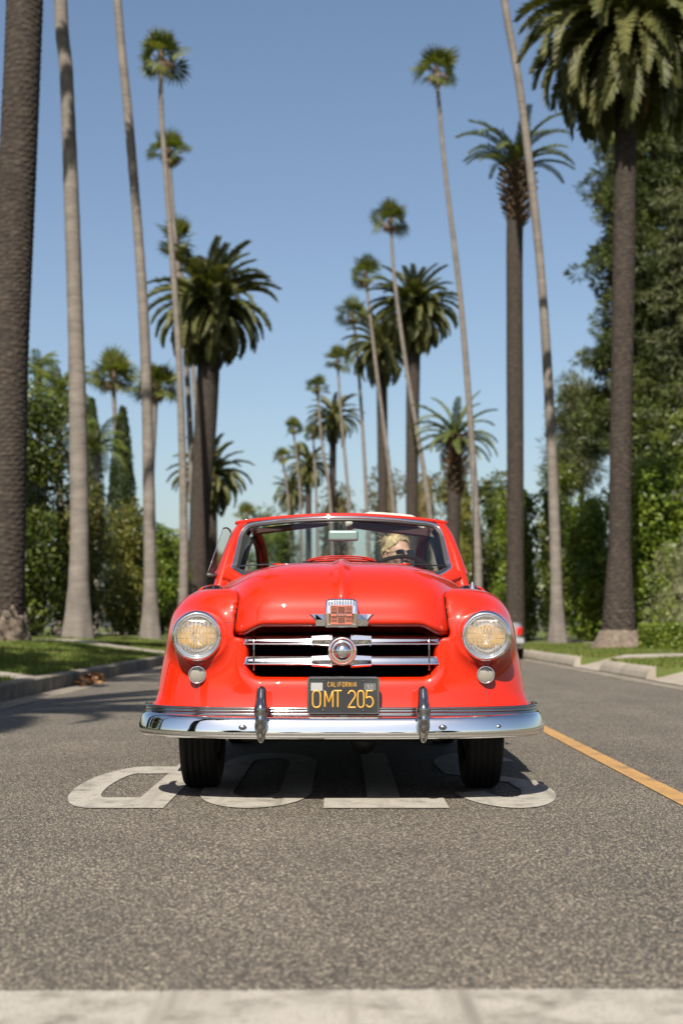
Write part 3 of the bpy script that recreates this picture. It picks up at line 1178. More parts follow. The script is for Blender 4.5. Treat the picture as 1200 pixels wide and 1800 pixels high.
sel = F[np.abs(ctr[:, 0]) <= 0.5]
ids = np.unique(sel)
mp_ = np.zeros(len(V), int)
mp_[ids] = np.arange(len(ids))
mk('floor_pan', V[ids], mp_[sel], M['black'], car)
V, F = surf(between(body_f, (None, 2.624, None), (None, None, None)), (-0.98, 2.58, 0.30), (0.98, 4.50, 1.12), 0.02)
mk('rear_body', V, F, M['red'], car)


def front_y(x, z, f=body_f, y0=0.0, y1=0.9):
    """first y where the skin is met when looking in from the front"""
    ys = np.arange(y0, y1, 0.002)
    p = np.stack([np.full_like(ys, x), ys, np.full_like(ys, z)], 1)
    d = f(p)
    i = np.argmax(d < 0)
    return ys[i] if (d < 0).any() else y1


# engine bay, radiator, underside
mb = MB()
mb.add(*box((-0.43, 0.40, 0.44), (0.43, 0.42, 0.72)))
for i in range(24):
    xx = -0.42 + i * 0.0365
    mb.add(*box((xx, 0.385, 0.45), (xx + 0.004, 0.399, 0.715)))
mb.build('radiator', M['cavity'], car, False)
mb = MB()
mb.add(*box((-0.43, 0.36, 0.425), (0.43, 1.18, 0.437)))
mb.add(*box((-0.435, 0.44, 0.44), (-0.42, 1.18, 0.70)))
mb.add(*box((0.42, 0.44, 0.44), (0.435, 1.18, 0.70)))
mb.build('bay_shade_liner', M['cavity'], car, False)  # black liner added to darken the red bay behind the grille
mb = MB()
mb.add(*box((-0.46, 0.42, 0.235), (0.46, 4.1, 0.335), 0.02))
mb.add(*box((-0.80, 1.2, 0.225), (0.80, 2.85, 0.333), 0.02))  # wide low floor, added to block light under the car
mb.add(*box((-0.46, 0.20, 0.30), (0.46, 0.42, 0.34), 0.01))
mb.add(*tube([(-0.62, 0.75, 0.30), (0.62, 0.75, 0.30)], 0.035, 10))
mb.add(*tube([(-0.62, 3.29, 0.31), (0.62, 3.29, 0.31)], 0.04, 10))
mb.add(*tube([(0.1, 0.62, 0.22), (0.1, 1.6, 0.22)], 0.06, 10))
mb.build('chassis', M['black'], car)

# grille bars: two long chrome bars with a prouder centre section, medallion between them
def bar(zc, zh, half, ymid, bow, proud, zbow):
    xs = np.linspace(-half, half, 61)
    P, Q = [], []
    t = xs / half
    yy = ymid + bow * t ** 2 + 0.020 * np.clip((np.abs(t) - 0.93) / 0.07, 0, 1) ** 2
    path = np.stack([xs, yy, zc + zbow * (1 - t ** 2)], 1)
    pr = np.array([(0.018, -1.0), (-0.006, -0.95), (-0.020, -0.80), (-0.021, -0.66), (-0.018, -0.58), (-0.015, 0.10), (-0.008, 0.70), (0.002, 1.0), (0.018, 1.0)]) * [1, zh]
    pr = np.stack([-pr[:, 0] - proud, pr[:, 1]], 1)
    sc_ = np.ones(len(xs))
    return path, pr, sc_


for k, (zc, zh) in enumerate(((0.690, 0.0215), (0.604, 0.0215))):
    path, pr, s_ = bar(zc, zh, 0.437, 0.152, 0.052, 0.0, 0.0)
    V, F = sweep(path, pr)
    g = mk('grille_bar', V, F, M['chrome'], car, True)
    # centre section, thicker towards the medallion
    for s in (-1, 1):
        mb = MB()
        a = np.array([(s * 0.040, 0.118, zc), (s * 0.085, 0.123, zc), (s * 0.128, 0.128, zc)])
        hs_ = [0.030, 0.027, 0.0235]
        VV, FF = [], []
        for (c, hh) in zip(a, hs_):
            VV += [(c[0], c[1] + 0.03, c[2] - hh), (c[0], c[1] + 0.008, c[2] - hh), (c[0], c[1] - 0.002, c[2] - hh * 0.75),
                   (c[0], c[1] + 0.001, c[2] - hh * 0.62), (c[0], c[1] - 0.010, c[2] + hh * 0.1), (c[0], c[1] - 0.004, c[2] + hh * 0.8),
                   (c[0], c[1] + 0.010, c[2] + hh), (c[0], c[1] + 0.03, c[2] + hh)]
        for i in range(2):
            for j in range(8):
                q = [i * 8 + j, i * 8 + (j + 1) % 8, (i + 1) * 8 + (j + 1) % 8, (i + 1) * 8 + j]
                FF.append(q if s < 0 else q[::-1])
        FF.append([16 + j for j in range(8)] if s > 0 else [16 + j for j in range(8)][::-1])
        mk('bar_sleeve', np.array(VV), FF, M['chrome'], g, False)
med_y = 0.098
med = mk('grille_medallion', *lathe([(0.0, -0.030), (0.010, -0.029), (0.022, -0.024), (0.032, -0.014), (0.038, -0.004), (0.040, -0.003), (0.045, -0.006),
                                     (0.047, -0.002), (0.050, 0.002), (0.058, -0.002), (0.0615, 0.004), (0.063, 0.012), (0.060, 0.035), (0.0, 0.035)], 48, 'y', (0.004, med_y, 0.645)), M['chrome'], car)
mb = MB()
mb.add(*lathe([(0.0505, -0.0005), (0.0525, -0.0035), (0.0545, -0.0028)], 48, 'y', (0.004, med_y, 0.645)))
mb.build('red_ring', M['badge_red'], med)
# little wheel-like mark on the boss of the medallion
mb = MB()
for i in range(3):
    a = PI / 2 + i * 2 * PI / 3
    mb.add(*box((-0.0012, -0.0015, 0.002), (0.0012, 0.0008, 0.012)))
    v = mb.V[-1]
    c_, s_ = math.cos(a - PI / 2), math.sin(a - PI / 2)
    mb.V[-1] = np.stack([v[:, 0] * c_ - v[:, 2] * s_ + 0.004, v[:, 1] + med_y - 0.0285, v[:, 0] * s_ + v[:, 2] * c_ + 0.645], 1)
mb.build('boss_mark', M['chrome_worn'], med, False)
# thin upright rods at the ends of the mouth
for s in (-1, 1):
    mk('grille_rod', *tube([(s * 0.378, 0.175, 0.56), (s * 0.378, 0.175, 0.73)], 0.004, 8), M['chrome_worn'], car)

# ---- bonnet badge: ribbed dome over an enamel shield on swept wings
def hoody(x, z):
    return front_y(x, z, hood_f, 0.0, 0.6)


by = hoody(0, 0.81)
badge = empty('hood_badge')
badge.parent = car
wl = []
for s in (-1, 1):
    mb = MB()
    xs = np.array([0.026, 0.05, 0.08, 0.11, 0.140])
    VV, FF = [], []
    for i, xx in enumerate(xs):
        t = (xx - 0.026) / 0.114
        yb_ = hoody(s * xx, 0.775) + 0.012
        zt, zb = 0.803 + 0.002 * t, 0.747 + 0.0015 * t
        if i == 4:
            zb = 0.797
        pj = 0.034 * (1 - t) + 0.010
        VV += [(s * (xx - (0.018 if i == 4 else 0)), yb_, zb), (s * (xx - (0.030 if i == 4 else 0)), yb_ - pj, zb + 0.004), (s * (xx - (0.01 if i == 4 else 0)), yb_ - pj - 0.006, (zb * 0.45 + zt * 0.55)), (s * xx, yb_ - pj * 0.6, zt - 0.002), (s * xx, yb_, zt)]
    for i in range(4):
        for j in range(5):
            q = [i * 5 + j, i * 5 + (j + 1) % 5, (i + 1) * 5 + (j + 1) % 5, (i + 1) * 5 + j]
            FF.append(q if s < 0 else q[::-1])
    FF.append([20, 21, 22, 23, 24])
    mk('badge_wing', np.array(VV), FF, M['chrome'], badge, False)
# chrome shell with a domed top
hv = []
def shell_f(p):
    q = p - np.array([0.0, by - 0.012, 0.808])
    ww = 0.070 - 0.10 * np.clip(q[:, 2] - 0.02, 0, 1) ** 1.2 * 1.5
    d = np.maximum(np.abs(q[:, 0]) - ww, np.abs(q[:, 2]) - 0.062)
    arch = q[:, 2] - (0.066 - 2.2 * q[:, 0] ** 2)
    d = rmax(d, arch, 0.01)
    dep = np.abs(q[:, 1]) - (0.048 - 0.18 * np.maximum(q[:, 2], 0))
    return rmax(d, dep, 0.012)
V, F = surf(shell_f, (-0.09, by - 0.09, 0.73), (0.09, by + 0.06, 0.90), 0.005)
mk('badge_shell', V, F, M['chrome'], badge)
fy = by - 0.063
mk('badge_shield', *box((-0.047, fy - 0.003, 0.756), (0.047, fy + 0.004, 0.840), 0.003), M['badge_red'], badge, False)
mb = MB()
for i in range(10):
    xx = -0.052 + i * 0.104 / 9
    zt = 0.874 - 2.0 * xx ** 2
    mb.add(*tube(cr([(xx, fy - 0.001, 0.842), (xx, fy - 0.001, 0.858), (xx, fy + 0.020, zt + 0.001)], 6), 0.0019, 6))
mb.build('badge_rib', M['chrome_worn'], badge)
for zc in (0.823, 0.778):
    mb = MB()
    for i in range(4):
        for j in range(3):
            mb.add(*box((-0.014 + i * 0.0074, fy - 0.0055, zc - 0.012 + j * 0.0085), (-0.0085 + i * 0.0074, fy - 0.0035, zc - 0.0062 + j * 0.0085)))
    mb.build('badge_checker', M['chrome_worn'], badge, False)
mb = MB()
for zc in (0.834, 0.828, 0.822, 0.816, 0.810, 0.789, 0.783, 0.777, 0.771):
    for s in (-1, 1):
        x0, x1 = sorted((s * 0.018, s * 0.044))
        mb.add(*box((x0, fy - 0.0048, zc - 0.0008), (x1, fy - 0.0034, zc + 0.0008)))
for zc in (0.807, 0.793):
    mb.add(*box((-0.044, fy - 0.0048, zc - 0.0008), (0.044, fy - 0.0034, zc + 0.0008)))
mb.build('badge_stripe', M['chrome_worn'], badge, False)

# stroke lettering, each letter a set of polylines in a 0.6 x 1 box
def arc(cx, cy, rx, ry, a0, a1, n=9):
    t = np.radians(np.linspace(a0, a1, n))
    return [(cx + rx * math.cos(a), cy + ry * math.sin(a)) for a in t]


def rr(x0, y0, x1, y1, r):
    return arc(x1 - r, y1 - r, r, r, 0, 90, 5) + arc(x0 + r, y1 - r, r, r, 90, 180, 5) + arc(x0 + r, y0 + r, r, r, 180, 270, 5) + arc(x1 - r, y0 + r, r, r, 270, 360, 5) + [(x1, y1 - r)]


FONT = {
    'O': [rr(0, 0, 0.56, 1, 0.24)], '0': [rr(0, 0, 0.50, 1, 0.22)],
    'M': [[(0, 0), (0, 1), (0.29, 0.32), (0.58, 1), (0.58, 0)]],
    'T': [[(0, 1), (0.56, 1)], [(0.28, 1), (0.28, 0)]],
    '2': [arc(0.26, 0.74, 0.26, 0.26, 165, -30, 10) + [(0.34, 0.44), (0.0, 0.0), (0.54, 0.0)]],
    '5': [[(0.50, 1), (0.05, 1), (0.02, 0.56)] + arc(0.25, 0.33, 0.27, 0.31, 118, -150, 13)],
    'C': [arc(0.28, 0.72, 0.28, 0.28, 30, 180, 8) + arc(0.28, 0.28, 0.28, 0.28, 180, 330, 8)],
    'A': [[(0, 0), (0, 0.62), (0.28, 1), (0.56, 0.62), (0.56, 0)], [(0, 0.36), (0.56, 0.36)]],
    'L': [[(0, 1), (0, 0), (0.5, 0)]], 'I': [[(0.1, 0), (0.1, 1)]],
    'F': [[(0, 0), (0, 1), (0.5, 1)], [(0, 0.52), (0.42, 0.52)]],
    'R': [[(0, 0), (0, 1), (0.32, 1)] + arc(0.32, 0.74, 0.23, 0.26, 80, -90, 8) + [(0, 0.48)], [(0.28, 0.48), (0.55, 0)]],
    'N': [[(0, 0), (0, 1), (0.54, 0), (0.54, 1)]],
    'a': [arc(0.22, 0.25, 0.22, 0.25, 60, 400, 14), [(0.44, 0.5), (0.44, 0.1), (0.6, 0.02)]],
    's': [[(0.0, 0.05), (0.25, 0.5)] + arc(0.22, 0.2, 0.2, 0.2, 60, -140, 8)],
    'h': [[(0.0, 0.0), (0.05, 0.6), (0.2, 1.0), (0.1, 0.9), (0.05, 0.05)] + arc(0.22, 0.3, 0.16, 0.2, 170, 10, 6) + [(0.4, 0.0)]],
    'n': [[(0, 0), (0.12, 1), (0.42, 0.02), (0.60, 1.02)]],
}
WID = {'I': 0.2, 'M': 0.58, 'T': 0.56, 'L': 0.5, 'F': 0.5}


def strokes(ch, x0, z0, h, y, r, wx=1.0, slant=0.0, flat=0.6):
    mb = MB()
    for pl in FONT[ch]:
        pl = np.array(pl, float)
        pl = np.concatenate([pl[i] + (pl[i + 1] - pl[i]) * np.array([0, 0.06, 0.5, 0.94])[:, None] for i in range(len(pl) - 1)] + [pl[-1:]])
        P = np.array([(x0 + (a * wx + slant * b) * h, y, z0 + b * h) for a, b in pl])
        pr = circ(r, 8)
        pr[:, 1] *= 1.0
        V, F = sweep(P, pr, up=(0, -1, 0))
        V[:, 1] = y + (V[:, 1] - y) * flat
        mb.add(V, F)
    return mb


x0 = -0.022
mb = MB()
for ch, dx in (('n', 0.0), ('a', 0.013), ('s', 0.023), ('h', 0.031)):
    b_ = strokes(ch, x0 + dx * 1.15, 0.7955, 0.0125, fy - 0.0045, 0.0011, 0.85, 0.35)
    for v in b_.V:
        mb.V.append(v)
    mb.F += [[i + mb.n for i in f] for f in b_.F]
    mb.n += b_.n
mb.build('badge_script', M['chrome'], badge)

# ---- headlamps and parking lamps
for s in (-1, 1):
    lx, lz, ly = s * 0.623, 0.709, 0.168
    lamp = empty('headlight')
    lamp.parent = car
    lamp.location = (lx, ly, lz)
    mk('chrome_rim', *lathe([(0.109, 0.045), (0.111, 0.020), (0.108, 0.004), (0.102, -0.008), (0.096, -0.012), (0.091, -0.008), (0.0885, 0.000), (0.0885, 0.002),
                             (0.0865, -0.003), (0.084, -0.003), (0.083, 0.004), (0.083, 0.03)], 64), M['chrome'], lamp)
    mk('reflector_bowl', *lathe([(0.083, 0.006), (0.078, 0.020), (0.066, 0.042), (0.048, 0.060), (0.026, 0.071), (0.0, 0.074)], 48), M['reflector'], lamp)
    mk('bulb', *lathe([(0.0, 0.030), (0.004, 0.031), (0.006, 0.036), (0.006, 0.043), (0.004, 0.048), (0.004, 0.072), (0, 0.072)], 20), M['bulb'], lamp)
    # fluted lens: real prisms pressed into a shallow dome
    n = 96
    g = np.linspace(-0.083, 0.083, n)
    X, Z = np.meshgrid(g, g, indexing='ij')
    R = np.hypot(X, Z)
    yy = -0.016 * (1 - (R / 0.083) ** 2)
    band = np.floor((Z + 0.083) / 0.024)
    ph = band * 1.7
    fr = 0.0105 + 0.0035 * ((band * 37) % 3)
    fl = np.abs(((X / fr + ph) % 1.0) - 0.5) * 2
    yy += 0.0042 * fl * (np.abs(X) < 0.066) + 0.003 * (((Z + 0.083) % 0.024) / 0.024)
    V = np.stack([X, yy + 0.003, Z], -1).reshape(-1, 3)
    ok = (R < 0.0835)
    FF = []
    for i in range(n - 1):
        for j in range(n - 1):
            if ok[i, j] and ok[i + 1, j] and ok[i, j + 1] and ok[i + 1, j + 1]:
                FF.append((i * n + j, (i + 1) * n + j, (i + 1) * n + j + 1, i * n + j + 1))
    FF = np.array(FF)
    ids = np.unique(FF)
    rm = np.zeros(n * n, int)
    rm[ids] = np.arange(len(ids))
    mk('fluted_lens', V[ids], rm[FF], M['lens'], lamp, False)
    mk('rim_screw', *lathe([(0, -0.014), (0.003, -0.013), (0.004, -0.009), (0.004, 0.0)], 10, 'y', (0, 0, -0.099)), M['chrome_worn'], lamp)
    pxx, pz = s * 0.625, 0.541
    py_ = front_y(pxx, pz)
    pl = empty('parking_light')
    pl.parent = car
    pl.location = (pxx, py_ - 0.010, pz)
    mk('lamp_ring', *lathe([(0.0395, 0.05), (0.0395, -0.006), (0.037, -0.012), (0.0335, -0.011), (0.0325, -0.006), (0.0325, 0.01)], 40), M['chrome'], pl)
    pr = [(0.0, -0.014)]
    for i in range(1, 14):
        r_ = 0.0325 * i / 13
        pr.append((r_, -0.014 + 0.008 * (r_ / 0.0325) ** 2 + (0.0016 if i % 2 else 0)))
    mk('lamp_lens', *lathe(pr, 40), M['park_lens'], pl)

# ---- panel shut lines: fine dark grooves that follow the skin
def seam(pts, r=0.0017, name='panel_seam'):
    P = [(x, front_y(x, z) - 0.0004, z) for x, z in pts]
    return mk(name, *tube(P, r, 5, up=(1, 0, 0)), M['maroon'], car)


for s in (-1, 1):
    seam([(s * 0.628, z) for z in np.linspace(0.595, 0.582, 3)])
    seam([(s * 0.628, z) for z in np.linspace(0.498, 0.415, 10)])
    seam([(s * x, 0.767) for x in np.linspace(0.512, 0.462, 6)])

# ---- ribbed chrome moulding along the hem and the bumper below it
def plan_path(z, grow, y_end, n=90, W=None, L=0.8, y0=0.95, e=4.2):
    t = np.linspace(-1, 1, n)
    out = []
    for v in t:
        a = v * PI / 2
        c, s = math.cos(a), math.sin(a)
        out.append(((abs(s) ** (2 / e)) * (1 if s > 0 else -1) * W, y0 - L * abs(c) ** (2 / e)))
    P = np.array([(x, y, z) for x, y in out])
    tail = np.array([[P[-1, 0], y, z] for y in np.linspace(y0, y_end, 4)[1:]]) if y_end > y0 else np.zeros((0, 3))
    if len(tail):
        L_ = tail[::-1].copy()
        L_[:, 0] *= -1
        P = np.concatenate([L_, P, tail])
    # even spacing
    d = np.concatenate([[0], np.cumsum(np.linalg.norm(np.diff(P, axis=0), axis=1))])
    u = np.linspace(0, d[-1], 140)
    return np.stack([np.interp(u, d, P[:, i]) for i in range(3)], 1)


pth = plan_path(0.382, 0, 0, W=0.877, L=0.466, y0=0.60, e=3.1)
pth = pth[(pth[:, 1] < 0.60)]
# the side vector of this path points outwards
pr = np.array([(-0.006, 0.024), (0.010, 0.024), (0.016, 0.019), (0.010, 0.013), (0.010, 0.010), (0.016, 0.005), (0.010, 0.000), (0.010, -0.003), (0.017, -0.010), (0.012, -0.022), (-0.006, -0.024)])
mk('hem_moulding', *sweep(pth, pr), M['chrome_worn'], car)

W_B, L_B, Y_B = 0.905, 0.60, 0.62
pth = plan_path(0.322, 0, 0, W=W_B, L=L_B, y0=Y_B, e=3.4)
pth = pth[pth[:, 1] < 0.50]
u = np.abs(pth[:, 0]) / np.abs(pth[:, 0]).max()
sc_ = 1 - 0.0 * u
# the blade curls in at its tips
tip = np.clip((pth[:, 1] - 0.36) / 0.14, 0, 1)
sc_ = (0.86 + 0.10 * u ** 2) * (1 - 0.16 * tip ** 2)
pth[:, 2] += 0.006 * u ** 2
pr = np.array([(-0.055, 0.050), (-0.030, 0.0535), (-0.018, 0.049), (-0.010, 0.041), (-0.004, 0.028), (0.001, 0.010), (0.005, -0.008), (0.007, -0.022), (0.006, -0.030),
               (0.003, -0.034), (0.006, -0.039), (0.002, -0.047), (-0.010, -0.052), (-0.040, -0.053), (-0.055, -0.050)])
bump = mk('front_bumper', *sweep(pth, pr, scale=sc_), M['chrome'], car)
bz = 0.322
mk('splash_pan', *sweep(pth[8:-8] + [0, 0, 0.018], [(-0.035, -0.004), (-0.035, 0.004), (-0.20, 0.010), (-0.20, 0.002)]), M['red'], car, False)  # red pan added to stop sun slipping between bumper and body


def bumper_y(x):
    i = np.argmin(np.abs(pth[:, 0] - x) + (pth[:, 1] > 0.45))
    return pth[i, 1]


for xx, zz, ry in ((-0.415, bz + 0.005, 0.012), (0.425, bz + 0.005, 0.012), (0.665, bz + 0.006, 0.009)):
    yy = bumper_y(xx)
    V, F = lathe([(0, -0.012), (ry * 0.6, -0.011), (ry, -0.007), (ry * 1.05, 0.004)], 20)
    V = V * [1.4, 1, 0.9] + [xx, yy, zz]
    mk('bumper_bolt', V, F, M['chrome_worn'], bump)
for s in (-1, 1):
    xx = 0.340 * s + 0.003
    yb_ = bumper_y(xx)

    def guard_f(p, xx=xx, yb_=yb_):
        q = p - np.array([xx, yb_, 0])
        q = q * np.array([1.35, 1, 1])
        a = sdcap(q, (0, 0.015, 0.470), (0, -0.022, 0.400), 0.030, 0.035)
        b = sdcap(q, (0, -0.022, 0.400), (0, -0.024, 0.330), 0.035, 0.033)
        c = sdcap(q, (0, -0.022, 0.335), (0, 0.000, 0.285), 0.032, 0.024)
        d = smin(smin(a, b, 0.02), c, 0.015)
        k = np.linalg.norm((p - np.array([xx, yb_ - 0.050, 0.362])) * [1, 1, 1], axis=1) - 0.0165
        d = smin(d, k, 0.010)
        d = rmax(d, 0.252 - p[:, 2], 0.006)
        return d / 1.2
    V, F = surf(guard_f, (xx - 0.07, yb_ - 0.12, 0.22), (xx + 0.07, yb_ + 0.10, 0.53), 0.006)
    mk('bumper_guard', V, F, M['chrome_worn'], car)

# ---- licence plate
plate = empty('licence_plate')
plate.parent = car
plate.location = (0.008, 0.085, 0.4575)
plate.rotation_euler = (math.radians(-3), 0, 0)
mk('plate_panel', *box((-0.149, -0.001, -0.075), (0.149, 0.003, 0.075), 0.001), M['plate_black'], plate, False)
fp = np.array([(a, 0.0, b) for a, b in rr(-0.149, -0.076, 0.149, 0.076, 0.012)[:-1]])
mk('plate_frame', *sweep(fp, [(-0.0045, -0.006), (0.0045, -0.006), (0.0045, 0.004), (0.002, 0.006), (-0.002, 0.006), (-0.0045, 0.004)], closed=True, up=(0, -1, 0)), M['chrome_worn'], plate, False)
for ch, xx in zip('OMT205', (-0.130, -0.0785, -0.040, 0.0205, 0.0612, 0.096)):
    strokes(ch, xx, -0.050, 0.070, -0.002, 0.0037, 0.84 if ch != '0' else 0.74, flat=0.55).build('plate_letter', M['plate_gold'], plate)
xx = -0.066
for ch in 'CALIFORNIA':
    strokes(ch, xx, 0.037, 0.0190, -0.0018, 0.0013, 0.74, flat=0.5).build('plate_letter', M['plate_gold'], plate)
    xx += 0.0190 * 0.74 * WID.get(ch, 0.55) + 0.0060
mk('year_sticker', *box((0.088, -0.0022, 0.022), (0.138, -0.0012, 0.052)), M['plate_silver'], plate, False).data.materials[0] = pm('year_sticker_dark', (0.06, 0.06, 0.06), 0.5)
mb = MB()
for dx in (0.104, 0.117):
    for b_ in (strokes('5' if dx < 0.11 else '2', dx, 0.029, 0.015, -0.0026, 0.0011, 0.6),):
        for v in b_.V:
            mb.V.append(v)
        mb.F += [[i + mb.n for i in f] for f in b_.F]
        mb.n += b_.n
mb.build('sticker_number', M['plate_silver'], plate)
mk('month_sticker', *box((-0.138, -0.0022, 0.020), (-0.088, -0.0012, 0.054)), M['plate_silver'], plate, False)
for sx, sz in ((-0.085, 0.062), (0.085, 0.062), (-0.085, -0.062), (0.085, -0.062)):
    mk('plate_bolt', *lathe([(0, -0.005), (0.004, -0.004), (0.0055, 0)], 10, 'y', (sx, 0, sz)), M['chrome_worn'], plate)
mk('plate_bracket', *box((-0.018, -0.004, -0.092), (0.018, 0.016, -0.080), 0.002), M['chrome_worn'], plate, False)

# ---- wheels
def wheel(cx, cy, out):
    w = empty('wheel')
    w.parent = car
    w.location = (cx, cy, 0.318)
    prof = [(0.20, -0.070), (0.235, -0.082), (0.275, -0.086), (0.300, -0.080), (0.312, -0.070)]
    for k in range(5):
        a = -0.060 + k * 0.027
        prof += [(0.317, a - 0.004), (0.318, a + 0.010), (0.311, a + 0.0115), (0.311, a + 0.0155)]
    prof += [(0.312, 0.070), (0.300, 0.080), (0.275, 0.086), (0.235, 0.082), (0.20, 0.070)]
    mk('tyre', *lathe(prof, 72, 'x'), M['rubber'], w)
    o = out
    mk('rim', *lathe([(0.20, o * 0.072), (0.195, o * 0.060), (0.18, o * 0.045), (0.12, o * 0.050), (0.10, o * 0.055)], 48, 'x'), M['red'], w)
    mk('hub_cap', *lathe([(0.125, o * 0.05), (0.12, o * 0.062), (0.09, o * 0.075), (0.04, o * 0.082), (0, o * 0.083)], 40, 'x'), M['chrome'], w)
    mk('brake_drum', *lathe([(0, -o * 0.07), (0.16, -o * 0.07), (0.165, -o * 0.02), (0.19, 0.0), (0.20, 0.0)], 32, 'x'), M['black'], w)


for cy in (0.75, 3.29):
    for s in (-1, 1):
        wheel(s * 0.648, cy, s)

# ---- fender scoops by the cowl
for s in (-1, 1):
    scp = empty('fender_vent')
    scp.parent = car
    cx = s * 0.635

    def scoop_f(p, cx=cx):
        d = sdell(p, (cx, 1.18, 0.905), (0.10, 0.18, 0.055))
        cut = sdell(p, (cx - s * 0.0, 1.02, 0.928), (0.075, 0.125, 0.030))
        return smax(d, -cut, 0.006)
    V, F = surf(scoop_f, (cx - 0.15, 0.92, 0.82), (cx + 0.15, 1.40, 0.99), 0.008)
    mk('scoop_shell', V, F, M['red'], scp)
    V, F = lathe([(0.0, 0.0), (0.078, 0.0), (0.08, 0.01)], 24, 'y')
    mk('scoop_mouth', V * [0.9, 1, 0.38] + [cx, 1.105, 0.925], F, M['cavity'], scp)
    for dx in (-0.035, 0.0, 0.035):
        mk('vent_fin', *tube(cr([(cx + dx, 1.06, 0.905), (cx + dx, 1.05, 0.928), (cx + dx, 1.08, 0.953)], 6), 0.0028, 6), M['chrome'], scp)

# ---- cowl louvre in front of the windscreen
lou = empty('cowl_louvre')
lou.parent = car
for k in range(5):
    zz = 1.064 + 0.0115 * k
    hw = 0.245 - 0.018 * k
    xs = np.linspace(-hw, hw, 25)
    P = np.stack([xs, 1.31 + 0.016 * k + 0.35 * xs ** 2, zz - 0.02 * (np.abs(xs) / hw) ** 4 - 0.10 * xs ** 2], 1)
    mk('louvre_bar', *sweep(P, [(-0.012, -0.002), (0.012, 0.002), (0.013, 0.0055), (-0.011, 0.0045)]), M['red'], lou)
for xx in (-0.115, 0.115, 0.0):
    mk('louvre_strut', *tube([(xx, 1.300, 1.058), (xx, 1.368, 1.108)], 0.0028, 6), M['chrome_worn'], lou)
V, F = box((-0.2, 1.335, 1.04), (0.2, 1.40, 1.085))
mk('louvre_duct', V, F, M['cavity'], lou, False)

# ---- windscreen
def ws(x, z, off=0.0):
    return np.stack([x, 1.435 + 0.95 * (z - 1.03) + 0.60 * x ** 2 - off, z], -1)


def ws_loop(grow, n=200):
    """outline of the glass in x, z, grown outwards"""
    pts = []
    zb = 1.022 - grow
    c = 0.062 + grow
    def side(z):
        return 0.578 + grow - (z - 1.03) * 0.120
    def topz(x):
        return 1.334 + grow - 0.105 * x ** 2
    raw = [(x, zb + 0.028 * (1 - (x / 0.58) ** 2)) for x in np.linspace(-0.5, 0.5, 20)]
    R = [(side(z), z) for z in np.linspace(1.065, 1.245, 10)] + [(0.535 + grow * 0.8, 1.284 + grow * 0.6)]
    T = [(0.512 + grow * 0.6, 1.302 + grow * 0.8)] + [(x, topz(x)) for x in np.linspace(0.475, -0.475, 30)] + [(-0.512 - grow * 0.6, 1.302 + grow * 0.8)]
    Lf = [(-a, b) for a, b in R][::-1]
    allp = raw + R + T + Lf
    P = np.array(allp)
    # round the corners by sampling a closed spline
    Q = cr(np.concatenate([np.c_[P, np.zeros(len(P))], [[P[0, 0], P[0, 1], 0]]]), n + 1)[:-1]
    return Q[:, :2]


lp = ws_loop(0.0)
n = len(lp)
cen = np.array([0.0, 1.19])
rings = [0.0, 0.3, 0.55, 0.75, 0.9, 1.0]
V, F = [], []
for r_ in rings[1:]:
    q = cen + (lp - cen) * r_
    V.append(ws(q[:, 0], q[:, 1]))
V = np.concatenate([ws(np.array([0.0]), np.array([1.19]))] + V)
for i in range(n):
    F.append([0, 1 + (i + 1) % n, 1 + i])
for k in range(len(rings) - 2):
    for i in range(n):
        j = (i + 1) % n
        F.append([1 + k * n + i, 1 + k * n + j, 1 + (k + 1) * n + j, 1 + (k + 1) * n + i])
windscreen = empty('windscreen')
windscreen.parent = car
mk('glass', V, F, M['glass'], windscreen)
def wsring(g0, g1, o0, o1, mat, name, parent):
    a, b = ws_loop(g0), ws_loop(g1)
    mid = ws_loop((g0 + g1) / 2)
    rows = [ws(a[:, 0], a[:, 1], o0 - 0.02), ws(a[:, 0], a[:, 1], o0), ws(mid[:, 0], mid[:, 1], max(o0, o1) + 0.004), ws(b[:, 0], b[:, 1], o1), ws(b[:, 0], b[:, 1], o1 - 0.02)]
    V = np.concatenate(rows)
    F = []
    m = len(a)
    for k in range(len(rows) - 1):
        for i in range(m):
            j = (i + 1) % m
            F.append([k * m + i, k * m + j, (k + 1) * m + j, (k + 1) * m + i])
    return mk(name, V, F, mat, parent)
wsring(-0.014, 0.004, 0.004, 0.012, M['seal'], 'rubber_seal', windscreen)
wsring(0.003, 0.025, 0.014, 0.010, M['chrome'], 'chrome_surround', windscreen)
# red pillars and header round it
inner = ws_loop(0.018)
def outer_of(p):
    x, z = p
    t = np.clip((z - 1.0) / 0.33, 0, 1)
    xo = 0.690 - 0.108 * t
    return xo
V, F, rows = [], [], []
m = len(inner)
out = []
for (x, z) in inner:
    t = np.clip((z - 1.02) / 0.30, 0, 1)
    k = np.clip((abs(x) - 0.40) / 0.16, 0, 1)
    gx = (0.105 - 0.078 * t) * k
    gz = 0.016 if z > 1.2 else -0.03
    gz *= np.clip(abs(z - 1.19) / 0.1, 0, 1)
    out.append((x + math.copysign(gx, x), z + gz))
out = np.array(out)
def row(q, off):
    return ws(q[:, 0], q[:, 1], off)
mid = inner * 0.4 + out * 0.6
rows = [row(inner, -0.02), row(inner, 0.006), row(mid, 0.016), row(out, 0.004), row(out, -0.075), row(inner, -0.06)]
V = np.concatenate(rows)
for k in range(len(rows)):
    for i in range(m):
        j = (i + 1) % m
        k2 = (k + 1) % len(rows)
        F.append([k * m + i, k * m + j, k2 * m + j, k2 * m + i])
mk('windscreen_frame', V, F, M['red'], windscreen)
